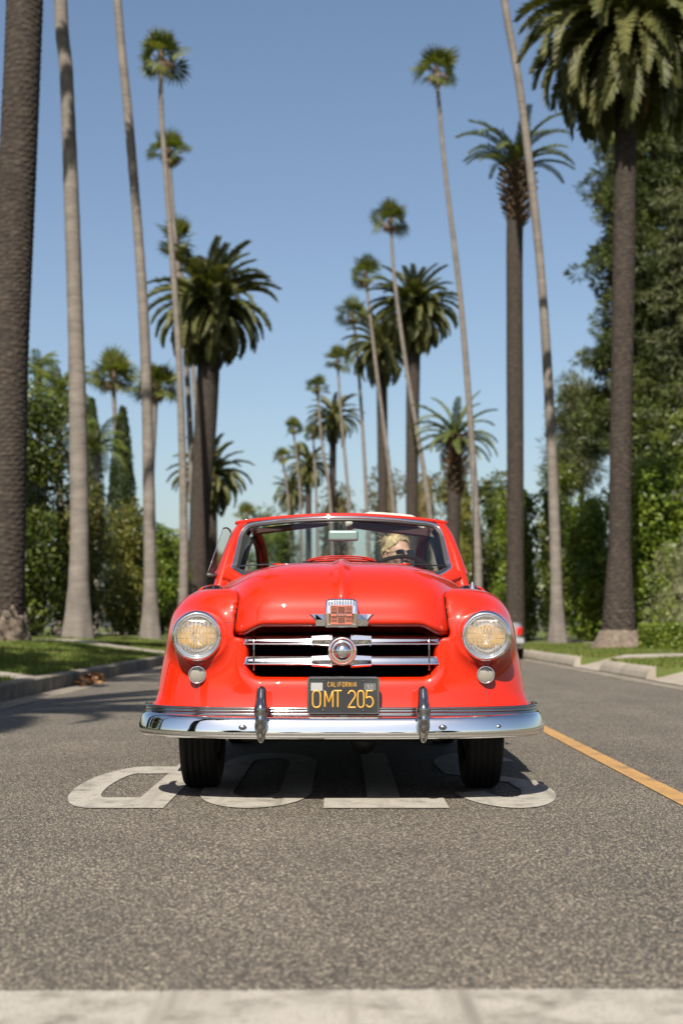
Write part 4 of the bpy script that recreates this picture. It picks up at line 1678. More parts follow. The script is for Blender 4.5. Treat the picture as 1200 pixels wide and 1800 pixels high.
# header cap that overhangs the frame
xs = np.linspace(-0.583, 0.583, 50)
zt = 1.358 - 0.085 * xs ** 2
P = ws(xs, zt - 0.004, 0.0)
mk('header_cap', *sweep(P, [(-0.10, 0.004), (-0.05, 0.012), (0.006, 0.011), (0.018, 0.004), (0.020, -0.004), (0.012, -0.011), (-0.10, -0.014)]), M['red'], windscreen)
for xx in (-0.53, 0.53):
    mb = MB()
    zz = 1.358 - 0.085 * xx ** 2
    yy = ws(np.array([xx]), np.array([zz]))[0, 1]
    mb.add(*box((xx - 0.018, yy + 0.02, zz), (xx + 0.018, yy + 0.045, zz + 0.010), 0.003))
    mb.add(*tube([(xx - 0.008, yy + 0.03, zz + 0.010), (xx + 0.008, yy + 0.03, zz + 0.012)], 0.004, 8))
    mb.build('header_latch', M['chrome_worn'], windscreen)
# sun visors and mirror
for xx, w, zl in ((0.27, 0.21, 1.284), (-0.27, 0.20, 1.298)):
    V, F = box((xx - w, 1.74, zl), (xx + w, 1.78, 1.332), 0.008)
    V[:, 2] -= 0.2 * V[:, 0] ** 2
    V[:, 1] += 0.35 * V[:, 0] ** 2
    mk('sun_visor', V, F, M['maroon'], windscreen, False)
mir = empty('rear_view_mirror')
mir.parent = car
mir.location = (0.010, 1.70, 1.240)
def mirror_f(p):
    return sdbox(p * [1, 1, 1 + 0.0], (0, 0, 0), (0.082, 0.014, 0.030), 0.0139) 
V, F = surf(mirror_f, (-0.1, -0.03, -0.05), (0.1, 0.03, 0.05), 0.006)
mk('mirror_shell', V, F, M['mirror'], mir)
mk('mirror_stem', *tube(cr([(0, 0.0, 0.03), (0, 0.01, 0.06), (0, 0.03, 0.085)], 8), 0.0045, 8), M['black'], mir)
# wipers
for s in (-1, 1):
    wip = empty('wiper')
    wip.parent = car
    a = ws(np.array([s * 0.215]), np.array([1.062]), 0.03)[0]
    b = ws(np.array([s * 0.36 ]), np.array([1.077]), 0.03)[0]
    e0 = ws(np.array([s * 0.275]), np.array([1.078]), 0.022)[0]
    e1 = ws(np.array([s * 0.40]), np.array([1.078]), 0.022)[0]
    e2 = ws(np.array([s * 0.565]), np.array([1.073]), 0.022)[0]
    mk('wiper_arm', *tube(cr([a, (a + b) / 2 + [0, -0.004, 0.004], b], 8), 0.0055, 6), M['red'] if s < 0 else M['red'], wip)
    mk('wiper_blade', *tube(cr([e0, e1, e2], 12), 0.0042, 6), M['chrome_worn'] if s < 0 else M['black'], wip)
    mk('wiper_pivot', *lathe([(0, -0.02), (0.010, -0.018), (0.014, 0.0), (0.014, 0.02)], 14, 'y', a), M['chrome'], wip)

# ---- side rails of the roof, window frames, rear arches
for s in (-1, 1):
    rail = cr([(s * 0.548, 1.92, 1.296), (s * 0.556, 2.3, 1.350), (s * 0.548, 2.75, 1.368), (s * 0.530, 3.10, 1.315), (s * 0.520, 3.34, 1.20), (s * 0.520, 3.46, 1.05), (s * 0.53, 3.50, 0.90)], 40)
    mk('roof_rail', *sweep(rail, [(-0.026, -0.020), (0.026, -0.020), (0.032, 0.0), (0.022, 0.022), (-0.022, 0.022), (-0.032, 0.0)]), M['red'], car)
    inn = rail.copy()
    inn[:, 0] -= s * 0.03
    inn[:, 2] -= 0.028
    mk('rail_lining', *tube(inn, 0.014, 8), M['seat'], car)
    post = cr([(s * 0.70, 2.66, 0.90), (s * 0.64, 2.70, 1.15), (s * 0.575, 2.72, 1.35)], 10)
    mk('window_post', *sweep(post, [(-0.012, -0.025), (0.012, -0.025), (0.012, 0.025), (-0.012, 0.025)]), M['seal'], car, False)
    # a-pillar root down to the door
    pil = cr([(s * 0.555, 1.88, 1.305), (s * 0.605, 1.77, 1.16), (s * 0.650, 1.68, 0.96), (s * 0.66, 1.66, 0.88)], 16)
    mk('pillar', *sweep(pil, [(-0.030, -0.040), (0.028, -0.040), (0.034, 0.03), (-0.02, 0.045)], scale=np.linspace(0.55, 1.0, 16)), M['red'], car)
    # rear quarter arch seen through the glass
    arch = cr([(s * 0.66, 2.74, 0.92), (s * 0.60, 2.80, 1.17), (s * 0.565, 2.92, 1.29), (s * 0.545, 3.12, 1.27), (s * 0.54, 3.30, 1.12), (s * 0.55, 3.36, 0.92)], 30)
    mk('quarter_window_frame', *sweep(arch, [(-0.012, -0.018), (0.012, -0.018), (0.012, 0.018), (-0.012, 0.018)]), M['seal'], car, False)
# swung-out vent window on the far left of the picture
vw = empty('vent_window')
vw.parent = car
cor = [(-0.655, 1.72, 1.02), (-0.722, 1.65, 1.025), (-0.648, 1.78, 1.285), (-0.612, 1.85, 1.272)]
V = np.array(cor + [(a, b + 0.004, c) for a, b, c in cor])
mk('vent_glass', V, [[0, 1, 2, 3], [7, 6, 5, 4], [0, 4, 5, 1], [1, 5, 6, 2], [2, 6, 7, 3], [3, 7, 4, 0]], M['vent_glass'], vw, False)
mk('vent_edge', *tube(cr([cor[1], cor[2]], 4), 0.0018, 6), M['chrome'], vw)
mk('vent_top', *sweep(cr([cor[2], (-0.630, 1.82, 1.290), cor[3], (-0.612, 1.84, 1.24)], 12), [(-0.003, -0.004), (0.003, -0.004), (0.003, 0.004), (-0.003, 0.004)]), M['seal'], vw)
mk('vent_sill', *sweep([cor[0], cor[1]], [(-0.008, -0.010), (0.008, -0.010), (0.008, 0.010), (-0.008, 0.010)]), M['seal'], vw)
# radio aerial
ant = empty('radio_aerial')
ant.parent = car
a0 = at(829.5, 1030, 7.0) - [0, CARY, 0]
a1 = at(834, 815, 7.03) - [0, CARY, 0]
a0[2] -= 0.03
mk('aerial_mast', *tube([a0, a0 + (a1 - a0) * 0.5, a1], 0.0024, 6, scale=[1.5, 1.0, 0.7]), M['black'], ant)
mk('aerial_base', *lathe([(0.014, 0), (0.012, 0.02), (0.006, 0.045), (0.004, 0.05)], 14, 'z', a0), M['chrome'], ant)

# ---- cabin: dash, steering wheel, seats, folded roof
def dash_f(p):
    return sdbox(p, (0, 1.72, 0.93), (0.64, 0.10, 0.12), 0.06)
V, F = surf(dash_f, (-0.7, 1.56, 0.76), (0.7, 1.88, 1.1), 0.02)
mk('dashboard', V, F, M['red'], car)
sw = empty('steering_wheel')
sw.parent = car
sw.location = (0.342, 1.985, 0.965)
sw.rotation_euler = (math.radians(-28), 0, 0)
t = np.linspace(0, 2 * PI, 49)[:-1]
mk('rim', *tube(np.stack([0.205 * np.cos(t), 0 * t, 0.205 * np.sin(t)], 1), 0.0135, 10, closed=True, up=(0, 1, 0)), M['tan'], sw)
for a in (PI * 0.5, PI * 1.17, PI * 1.83):
    mk('spoke', *tube(cr([(0.2 * math.cos(a), 0, 0.2 * math.sin(a)), (0.1 * math.cos(a), -0.01, 0.1 * math.sin(a)), (0, -0.02, 0)], 8), 0.008, 8), M['chrome_worn'], sw)
mk('hub', *lathe([(0, 0.0), (0.03, 0.0), (0.035, -0.02), (0.03, -0.05), (0.02, -0.08), (0.02, -0.2)], 20), M['tan'], sw)
for name, yc in (('front_seat', 2.62), ('rear_seat', 3.26)):
    def seat_f(p, yc=yc):
        a = sdbox(p, (0, yc - 0.22, 0.52), (0.60, 0.25, 0.10), 0.06)
        q = p.copy()
        q[:, 1] -= 0.22 * (p[:, 2] - 0.5)
        b = sdbox(q, (0, yc, 0.72), (0.60, 0.075, 0.27), 0.06)
        return smin(a, b, 0.04)
    V, F = surf(seat_f, (-0.66, yc - 0.52, 0.38), (0.66, yc + 0.28, 1.05), 0.022)
    mk(name, V, F, M['seat'], car)
def roof_f(p):
    x = p[:, 0]
    zc = 1.388 + 0.036 * sst(0.0, 0.2, x) + 0.01 * np.sin(x * 9) - 0.07 * sst(0.44, 0.56, np.abs(x))
    a = np.maximum(np.hypot((p[:, 1] - 3.02) * 0.30, p[:, 2] - zc) - 0.034, np.abs(x - 0.28) - 0.25)
    a = a + 0.006 * np.sin(p[:, 1] * 55 + 3 * np.sin(x * 6))
    return a
V, F = surf(roof_f, (-0.05, 2.82, 1.30), (0.6, 3.22, 1.53), 0.012)
mk('folded_canvas_roof', V, F, M['canvas'], car)
# rear: bumper, lamps, bootlid trim
pr2 = plan_path(0.37, 0, 0, W=0.88, L=0.55, y0=3.95, e=3.2)
pr2[:, 1] = 7.93 - pr2[:, 1]
pr2 = pr2[pr2[:, 1] > 4.1]
pr = np.array([(0.03, -0.05), (0.0, -0.05), (-0.008, -0.02), (-0.012, 0.02), (0.0, 0.05), (0.03, 0.05)])
mk('rear_bumper', *sweep(pr2, pr), M['chrome'], car)
for s in (-1, 1):
    mk('tail_lamp', *lathe([(0, 0.06), (0.03, 0.055), (0.045, 0.03), (0.05, 0.0), (0.05, -0.05)], 24, 'y', (s * 0.66, 4.22, 0.66)), M['tail'], car)

# ------------------------------------------------------------------ the driver
person = empty('person', (0, CARY, 0))
tag(person, 'blonde driver in dark sunglasses behind the steering wheel', 'person')
HC = np.array([0.335, 2.46, 1.172])
YAW = math.radians(26)
RH = np.array([[math.cos(YAW), math.sin(YAW), 0], [-math.sin(YAW), math.cos(YAW), 0], [0, 0, 1]])   # local x right, -y front


def head_local(p):
    q = p - HC
    c, s = math.cos(-YAW), math.sin(-YAW)
    x = q[:, 0] * c - q[:, 1] * s
    y = q[:, 0] * s + q[:, 1] * c
    t = math.radians(6)
    return np.stack([x, y * math.cos(t) - q[:, 2] * math.sin(t), y * math.sin(t) + q[:, 2] * math.cos(t)], 1)


def head_world(v):
    v = np.asarray(v, float)
    t = math.radians(-6)
    y = v[:, 1] * math.cos(t) - v[:, 2] * math.sin(t)
    z = v[:, 1] * math.sin(t) + v[:, 2] * math.cos(t)
    c, s = math.cos(YAW), math.sin(YAW)
    return np.stack([v[:, 0] * c - y * s, v[:, 0] * s + y * c, z], 1) + HC


def head_f(p):
    q = head_local(p)
    sk = sdell(q, (0, 0.015, 0.030), (0.074, 0.092, 0.082))
    fc = sdell(q, (0, -0.025, -0.035), (0.058, 0.062, 0.080))
    d = smin(sk, fc, 0.035)
    ax = np.stack([np.abs(q[:, 0]), q[:, 1], q[:, 2]], 1)
    d = smin(d, sdell(q, (0, -0.066, -0.098), (0.022, 0.018, 0.016)), 0.03)
    d = smin(d, sdcap(q, (0, -0.088, 0.002), (0, -0.106, -0.036), 0.0075, 0.0125), 0.014)
    d = smin(d, sdell(ax, (0.012, -0.094, -0.038), (0.009, 0.009, 0.007)), 0.006)
    d = smin(d, sdell(ax, (0.030, -0.078, 0.018), (0.026, 0.010, 0.007)), 0.016)
    d = smax(d, -sdell(ax, (0.031, -0.092, 0.001), (0.019, 0.014, 0.010)), 0.012)
    d = smin(d, sdell(ax, (0.031, -0.072, 0.000), (0.013, 0.012, 0.010)), 0.003)
    d = smin(d, sdell(ax, (0.040, -0.062, -0.030), (0.022, 0.020, 0.018)), 0.02)
    d = smin(d, sdell(q, (0, -0.086, -0.064), (0.024, 0.010, 0.0065)), 0.006)
    d = smin(d, sdell(q, (0, -0.085, -0.075), (0.021, 0.010, 0.0065)), 0.005)
    ear = sdell(ax, (0.074, 0.012, -0.010), (0.009, 0.020, 0.031))
    d = smin(d, ear, 0.010)
    return d


SHO = {s: np.array([0.335 + s * 0.165, 2.52, 0.965]) for s in (-1, 1)}
ELB = {-1: np.array([0.12, 2.36, 0.76]), 1: np.array([0.575, 2.36, 0.76])}
# hands on the lower sides of the wheel rim
def wheel_pt(a, r=0.205):
    v = np.array([r * math.cos(a), 0, r * math.sin(a)])
    t = math.radians(-28)
    return np.array([0.342, 1.985, 0.965]) + np.array([v[0], v[1] * math.cos(t) - v[2] * math.sin(t), v[1] * math.sin(t) + v[2] * math.cos(t)])
ANG = {-1: math.radians(195), 1: math.radians(-15)}


def body_sdf(p, grow=0.0):
    hip, waist, chest = np.array([0.335, 2.50, 0.60]), np.array([0.335, 2.52, 0.75]), np.array([0.335, 2.52, 0.92])
    q = p.copy()
    def flat(a, b, ra, rb):
        z = p.copy()
        z[:, 0] = 0.335 + (p[:, 0] - 0.335) * 0.68
        return sdcap(z, a, b, ra, rb)
    d = flat(hip, waist, 0.115, 0.095)
    d = smin(d, flat(waist, chest, 0.095, 0.105), 0.05)
    for s in (-1, 1):
        d = smin(d, sdcap(p, chest + [s * 0.06, 0, 0.055], SHO[s], 0.060, 0.050), 0.05)
        d = smin(d, sdcap(p, SHO[s], ELB[s], 0.050, 0.038), 0.03)
        wr = wheel_pt(ANG[s]) + [0, 0.065, -0.035]
        d = smin(d, sdcap(p, ELB[s], wr, 0.038, 0.025), 0.02)
        d = smin(d, sdcap(p, [0.335 + s * 0.09, 2.48, 0.60], [0.335 + s * 0.11, 2.02, 0.66], 0.085, 0.060), 0.04)
        d = smin(d, sdcap(p, [0.335 + s * 0.11, 2.02, 0.66], [0.335 + s * 0.11, 1.75, 0.42], 0.058, 0.040), 0.03)
        d = smin(d, sdcap(p, [0.335 + s * 0.11, 1.75, 0.41], [0.335 + s * 0.12, 1.64, 0.43], 0.036, 0.030), 0.02)
    return d - grow


def hands_sdf(p):
    d = np.full(len(p), 9.0)
    for s in (-1, 1):
        c = wheel_pt(ANG[s])
        tng = wheel_pt(ANG[s] + 0.05 * s) - wheel_pt(ANG[s] - 0.05 * s)
        tng /= np.linalg.norm(tng)
        rad = c - np.array([0.342, 1.985, 0.965])
        rad /= np.linalg.norm(rad)
        nrm = np.cross(tng, rad)
        if nrm[1] < 0:
            nrm = -nrm                   # towards the driver
        wr = c + [0, 0.065, -0.035]
        palm0 = c + nrm * 0.030 + rad * 0.006 - tng * 0.022
        palm1 = c + nrm * 0.030 + rad * 0.006 + tng * 0.030
        d = np.minimum(d, smin(sdcap(p, palm0, palm1, 0.017), sdcap(p, wr, (palm0 + palm1) / 2, 0.024, 0.020), 0.02))
        for k, (o, ln) in enumerate(((-0.030, 0.85), (-0.010, 0.95), (0.012, 1.0), (0.033, 0.92))):
            a = c + tng * o + nrm * 0.026 + rad * 0.012
            b = c + tng * o + rad * 0.027 + nrm * 0.004
            e = c + tng * o - nrm * 0.022 * ln + rad * 0.014
            f = c + tng * o - nrm * 0.020 * ln - rad * 0.010 * ln
            d = smin(d, np.minimum(sdcap(p, a, b, 0.0095, 0.009), np.minimum(sdcap(p, b, e, 0.009, 0.0082), sdcap(p, e, f, 0.0082, 0.0072))), 0.004)
        a = c + tng * 0.036 + nrm * 0.030 - rad * 0.004
        b = c + tng * 0.052 + nrm * 0.018 - rad * 0.018
        e = c + tng * 0.060 - nrm * 0.004 - rad * 0.020
        d = smin(d, np.minimum(sdcap(p, a, b, 0.011, 0.0098), sdcap(p, b, e, 0.0098, 0.0078)), 0.006)
    return d


def skin_f(p):
    neck = sdcap(p, (0.335, 2.515, 1.00), (0.335, 2.478, 1.115), 0.052, 0.047)
    d = smin(head_f(p), neck, 0.025)
    d = smin(d, body_sdf(p), 0.03)
    return smin(d, hands_sdf(p), 0.008)


V, F = surf(skin_f, (0.0, 1.58, 0.34), (0.72, 2.72, 1.32), 0.0065, newton=2)
mk('body', V, F, M['skin'], person)


def shirt_f(p):
    d = body_sdf(p, 0.011)
    d = d + 0.003 * np.sin(p[:, 2] * 60 + 4 * np.sin(p[:, 0] * 22))
    d = np.maximum(d, 0.60 - p[:, 2])
    d = np.maximum(d, np.hypot(p[:, 0] - 0.335, p[:, 1] - 2.50) * 0.0 + p[:, 2] - 1.035)
    d = np.maximum(d, -(np.hypot(p[:, 0] - 0.335, p[:, 1] - 2.49) - 0.075 - np.maximum(1.02 - p[:, 2], 0) * 9))
    for s in (-1, 1):
        wr = wheel_pt(ANG[s]) + [0, 0.065, -0.035]
        d = np.maximum(d, -(np.linalg.norm(p - wr, axis=1) - 0.075))
    return np.maximum(d, 2.06 - p[:, 1])
V, F = surf(shirt_f, (0.0, 1.9, 0.56), (0.72, 2.72, 1.08), 0.012, newton=2)
mk('shirt', V, F, M['cloth'], person)
def trouser_f(p):
    return np.maximum(body_sdf(p, 0.010), np.maximum(p[:, 2] - 0.66 - 0.05 * sst(2.35, 2.1, p[:, 1]), 0.45 - p[:, 2]))
V, F = surf(trouser_f, (0.05, 1.60, 0.42), (0.65, 2.70, 0.76), 0.014, newton=2)
mk('trousers', V, F, M['denim'], person)


def hair_f(p):
    q = head_local(p)
    wav = 0.0035 * np.sin(q[:, 0] * 90 + 40 * q[:, 2]) + 0.002 * np.sin(q[:, 1] * 130 + q[:, 2] * 60)
    cap = sdell(q, (0, 0.022, 0.036), (0.087, 0.100, 0.098)) + wav * 1.8
    # hairline: forehead and face stay clear, parted on one side
    hl = 0.046 + 0.018 * np.sin((q[:, 0] + 0.03) * 26)
    face = np.maximum(q[:, 1] + 0.020 + 0.9 * np.maximum(q[:, 2] - hl, 0) * 3, q[:, 2] - 0.098)
    cap = smax(cap, -face, 0.012)
    cap = np.maximum(cap, -(sdell(np.stack([np.abs(q[:, 0]), q[:, 1], q[:, 2]], 1), (0.080, 0.004, -0.012), (0.03, 0.026, 0.034))))
    cap = np.maximum(cap, -0.075 - q[:, 2])
    bun = sdell(q, (0, 0.120, 0.020), (0.036, 0.030, 0.036)) + wav
    return smin(cap, bun, 0.02)
V, F = surf(hair_f, HC + [-0.16, -0.16, -0.14], HC + [0.16, 0.20, 0.16], 0.005, newton=2)
mk('hair', V, F, M['hair'], person)
mb = MB()
for k in range(36):
    a = RNG.uniform(-1.5, 1.5)
    x_, y_ = 0.080 * math.sin(a), 0.022 - 0.090 * math.cos(a) * RNG.uniform(0.1, 1)
    p0 = np.array([x_ * RNG.uniform(0.5, 1), y_, 0.10 + RNG.uniform(-0.03, 0.012)])
    d_ = np.array([x_ * 0.5 + RNG.normal(0, 0.012), RNG.normal(0.02, 0.015), RNG.uniform(-0.01, 0.03)])
    mb.add(*tube(head_world(cr([p0, p0 + d_ * 0.6 + [0, 0, 0.008], p0 + d_ * 1.5], 5)), 0.0011, 4))
mb.build('hair_strands', M['hair'], person)
gl = empty('sunglasses')
gl.parent = person
for s in (-1, 1):
    mb = MB()
    ol = rr(-0.026, -0.019, 0.026, 0.019, 0.014)[:-1]
    VV = [(s * 0.034 + a, -0.104 + 0.010 * ((s * 0.034 + a) / 0.06) ** 2, 0.000 + b) for a, b in ol]
    VB = [(a, b + 0.004, c) for a, b, c in VV]
    k = len(VV)
    FF = [list(range(k)), list(range(2 * k - 1, k - 1, -1))] + [[i, k + i, k + (i + 1) % k, (i + 1) % k] for i in range(k)]
    mk('lens', head_world(VV + VB), FF, M['shades'], gl, False)
    mk('temple', *tube(head_world(cr([(s * 0.060, -0.094, 0.006), (s * 0.080, -0.05, 0.006), (s * 0.079, 0.005, 0.002), (s * 0.076, 0.02, -0.012)], 10)), 0.0024, 6), M['shades'], gl)
mk('bridge', *tube(head_world(cr([(-0.010, -0.108, 0.006), (0, -0.111, 0.009), (0.010, -0.108, 0.006)], 7)), 0.002, 6), M['shades'], gl)
# ------------------------------------------------------------------ palms and planting
def feather_frond(droop, n=46, llen=0.20, wid=0.016, vee=0.45, seed=0, hang=0.25, rach=0.010):
    """unit-length feather leaf along +x, arching down by the angle droop"""
    r = np.random.default_rng(seed)
    t = np.linspace(0, 1, 90)
    ang = -droop * t ** 1.35
    dx, dz = np.cos(ang), np.sin(ang)
    X = np.concatenate([[0], np.cumsum((dx[1:] + dx[:-1]) / 2)]) / 89
    Z = np.concatenate([[0], np.cumsum((dz[1:] + dz[:-1]) / 2)]) / 89
    mb = MB()
    idx = np.linspace(0, 89, 9).astype(int)
    P = np.stack([X[idx], 0 * X[idx], Z[idx]], 1)
    mb.add(*tube(P, rach, 4, scale=np.linspace(1.6, 0.3, 9), up=(0, 1, 0)))
    V, F = [], []
    for i in range(n):
        u = 0.10 + 0.90 * (i + 0.5) / n
        x, z, a = np.interp(u, t, X), np.interp(u, t, Z), np.interp(u, t, ang)
        prof = min(1.0, 0.35 + (u - 0.1) * 3.2) * (1 - 0.62 * max(0, (u - 0.55) / 0.45) ** 1.5)
        L = llen * prof
        T_ = np.array([math.cos(a), 0, math.sin(a)])
        N_ = np.array([-math.sin(a), 0, math.cos(a)])
        for s in (-1, 1):
            fw = 0.55 + 0.5 * max(0, u - 0.6) + r.normal(0, 0.07)
            up = vee + r.normal(0, 0.12)
            d = T_ * fw + np.array([0, s, 0]) * 0.85 + N_ * up
            d /= np.linalg.norm(d)
            l_ = L * r.uniform(0.85, 1.1)
            p0 = np.array([x, 0, z])
            mid = p0 + d * l_ * 0.5
            tip = p0 + d * l_ + np.array([0, 0, -hang * l_ * r.uniform(0.6, 1.3)])
            w = T_ * wid * r.uniform(0.8, 1.2)
            k = len(V)
            V += [p0 - w * 0.4, mid - w, tip, mid + w, p0 + w * 0.4]
            F += [[k, k + 1, k + 3, k + 4], [k + 1, k + 2, k + 3]]
    mb.add(V, F)
    return np.concatenate(mb.V), mb.F


def fan_frond(seed=0, seg=13, pet=0.48, blade=0.56, spread=1.45, cup=0.25, hang=0.35):
    r = np.random.default_rng(seed)
    mb = MB()
    mb.add(*tube(cr([(0, 0, 0), (pet * 0.5, 0, 0.03), (pet + 0.05, 0, 0)], 6), 0.012, 4, scale=np.linspace(1.5, 0.7, 6)))
    V, F = [], []
    c = np.array([pet, 0, 0])
    for i in range(seg):
        a = (i / (seg - 1) - 0.5) * 2 * spread
        L = blade * (0.78 + 0.22 * math.cos(a * 0.7)) * r.uniform(0.9, 1.08)
        d = np.array([math.cos(a), math.sin(a), 0])
        q = np.array([-math.sin(a), math.cos(a), 0])
        lift = cup * (0.5 - 0.5 * math.cos(a)) * 0.3
        w = blade * spread / seg * 0.52
        p0 = c + d * 0.03
        m0 = c + d * L * 0.55 + np.array([0, 0, lift * L + (0.02 if i % 2 else -0.02) * blade])
        tip = c + d * L * 0.93 + np.array([0, 0, lift * L - hang * L * r.uniform(0.5, 1.2)])
        k = len(V)
        V += [p0, m0 - q * w, tip, m0 + q * w]
        F += [[k, k + 1, k + 3], [k + 1, k + 2, k + 3]]
    mb.add(V, F)
    return np.concatenate(mb.V), mb.F


def fm(name, VF, mat):
    return dict(V=VF[0], F=VF[1], me=mk(name, VF[0], VF[1], mat, None, False, link=False))


DATE = [fm('frond', feather_frond(d, 58, 0.135, 0.0135, 0.55, i, 0.2), M['dp_frond']) for i, d in enumerate((0.6, 1.0, 1.4, 1.75))]
DATE_P = [fm('frond', feather_frond(d, 50, 0.135, 0.0115, 0.5, 20 + i, 0.35), M['dp_frond_pale']) for i, d in enumerate((0.7, 1.1, 1.7))]
DATE_DRY = [fm('frond', feather_frond(d, 30, 0.11, 0.016, 0.2, 40 + i, 0.5), M['dry_frond']) for i, d in enumerate((0.7, 1.0))]
QUEEN = [fm('frond', feather_frond(d, 40, 0.24, 0.012, 0.2, 60 + i, 0.8), M['queen_frond']) for i, d in enumerate((1.1, 1.6, 2.0))]
FAN = [fm('frond', fan_frond(i, hang=h, pet=p, blade=b), M['fp_frond']) for i, (h, p, b) in enumerate(((0.02, 0.30, 0.68), (0.10, 0.38, 0.64), (0.22, 0.42, 0.60)))]
FAN_DRY = [fm('frond', fan_frond(9, hang=0.8, spread=1.6), M['dry_frond'])]


def place(az, el, roll, L):
    R = Matrix.Rotation(az, 4, 'Z') @ Matrix.Rotation(-el, 4, 'Y') @ Matrix.Rotation(roll, 4, 'X')
    return R @ Matrix.Diagonal((L, L, L, 1))


def crown_of(parent, org, items, joined, core, core_mat):
    """items: (prototype, matrix). Near crowns keep every frond as its own piece, far ones are one foliage mesh"""
    V, F = core
    c = mk('crown', V, F, core_mat, parent)
    c.location = org
    if not joined:
        for pr, Mx in items:
            inst('frond', pr['me'], c, Mx)
    else:
        by = {}
        for pr, Mx in items:
            by.setdefault(pr['me'].materials[0].name, []).append((pr, Mx))
        for k, lst in by.items():
            mb = MB()
            for pr, Mx in lst:
                A = np.array(Mx)
                mb.add(pr['V'] @ A[:3, :3].T + A[:3, 3], pr['F'])
            o = mb.build('fronds', bpy.data.materials[k], c, False)
            o['kind'] = 'stuff'
    return c


def trunk_mesh(path, rad, sides, style, seed=0, rows_per_m=6, scar=(12, 0.105, 0.055)):
    """path: world points bottom to top (base first); rad: radius at each of them"""
    r = np.random.default_rng(seed)
    P = np.asarray(path, float)
    P = P - P[0]
    d = np.concatenate([[0], np.cumsum(np.linalg.norm(np.diff(P, axis=0), axis=1))])
    n = max(int(d[-1] * rows_per_m), 20)
    S = np.linspace(0, d[-1], n)
    C = cr(P, n)
    Rr = np.interp(S, d * 1.0, rad) if np.ndim(rad[0]) == 0 else np.interp(S, [a for a, b in rad], [b for a, b in rad])
    th = np.arange(sides) / sides * 2 * PI
    TH, SS = np.meshgrid(th, S)
    R = np.repeat(Rr[:, None], sides, 1).copy()
    if style == 'date':
        k, rh, amp = scar
        row = np.floor(SS / rh)
        u = TH * k / (2 * PI) + SS / rh * 0.37
        fu = np.abs((u % 1) - 0.5) * 2
        v = SS / rh + 0.45 * fu + 0.25 * np.sin(TH * 3 + SS * 1.7)
        saw = 1 - (v % 1)
        R *= 1 + amp * (saw ** 1.4 - 0.5) * (1 - 0.35 * fu) + 0.012 * np.sin(TH * 2 + SS * 0.9) + r.normal(0, 0.007, R.shape)
        low = sst(1.6, 0.5, SS)                 # ragged root mat at the foot
        R *= 1 + low * (0.05 * np.sin(TH * 7 + 9 * SS) * np.sin(SS * 13 + TH * 3) + r.normal(0, 0.028, R.shape))
    else:
        R *= 1 + 0.018 * np.sin(TH * 2 + SS * 0.35 + 1) + 0.014 * np.sin(SS * 9 + 2 * np.sin(SS * 0.8 + TH)) + 0.02 * np.sin(SS * 1.1 + seed) + r.normal(0, 0.004, R.shape)
        R *= 1 + sst(1.2, 0.2, SS) * 0.06 * np.sin(TH * 5 + seed)
    V = np.stack([C[:, 0, None] + R * np.cos(TH), C[:, 1, None] + R * np.sin(TH), np.broadcast_to(C[:, 2, None], R.shape)], -1).reshape(-1, 3)
    i, j = np.meshgrid(np.arange(n - 1), np.arange(sides), indexing='ij')
    jn = (j + 1) % sides
    F = np.stack([i * sides + j, i * sides + jn, (i + 1) * sides + jn, (i + 1) * sides + j], -1).reshape(-1, 4)
    return V, F


def boots_mesh(z0, z1, r0, r1, n, size, seed=0):
    """stubs of cut leaf bases, spiralling up"""
    r = np.random.default_rng(seed)
    mb = MB()
    for i in range(n):
        t = i / n
        a = i * 2.39996
        z = z0 + (z1 - z0) * t
        R = r0 + (r1 - r0) * math.sin(t * PI * 0.75)
        o = np.array([math.cos(a), math.sin(a), 0])
        q = np.array([-math.sin(a), math.cos(a), 0])
        b = o * R * 0.7 + [0, 0, z]
        L = size * r.uniform(0.8, 1.3)
        tip = o * (R + L * 0.55) + [0, 0, z + L * 0.85]
        w = q * size * 0.42
        dn = np.array([0, 0, -size * 0.30])
        V = [b - w, b + w, b + dn - w * 0.7, b + dn + w * 0.7, tip - w * 0.6, tip + w * 0.6, tip + dn * 0.5 - w * 0.5, tip + dn * 0.5 + w * 0.5]
        mb.add(V, [[0, 4, 5, 1], [2, 3, 7, 6], [0, 2, 6, 4], [1, 5, 7, 3], [4, 6, 7, 5]])
    return np.concatenate(mb.V), mb.F


def blob(r, n=10, seed=0, jit=0.12, sz=1.0):
    g = np.random.default_rng(seed)
    V, F = lathe([(r * math.sin(a), -r * sz * math.cos(a)) for a in np.linspace(0.05, PI - 0.05, n)], n + 4, 'z')
    V = V * (1 + g.normal(0, jit, (len(V), 1)))
    return V, F


def ground_z(x, y):
    return float(lawn_l(np.array(x), np.array(y))) if x < 0 else float(lawn_r(np.array(x), np.array(y)))


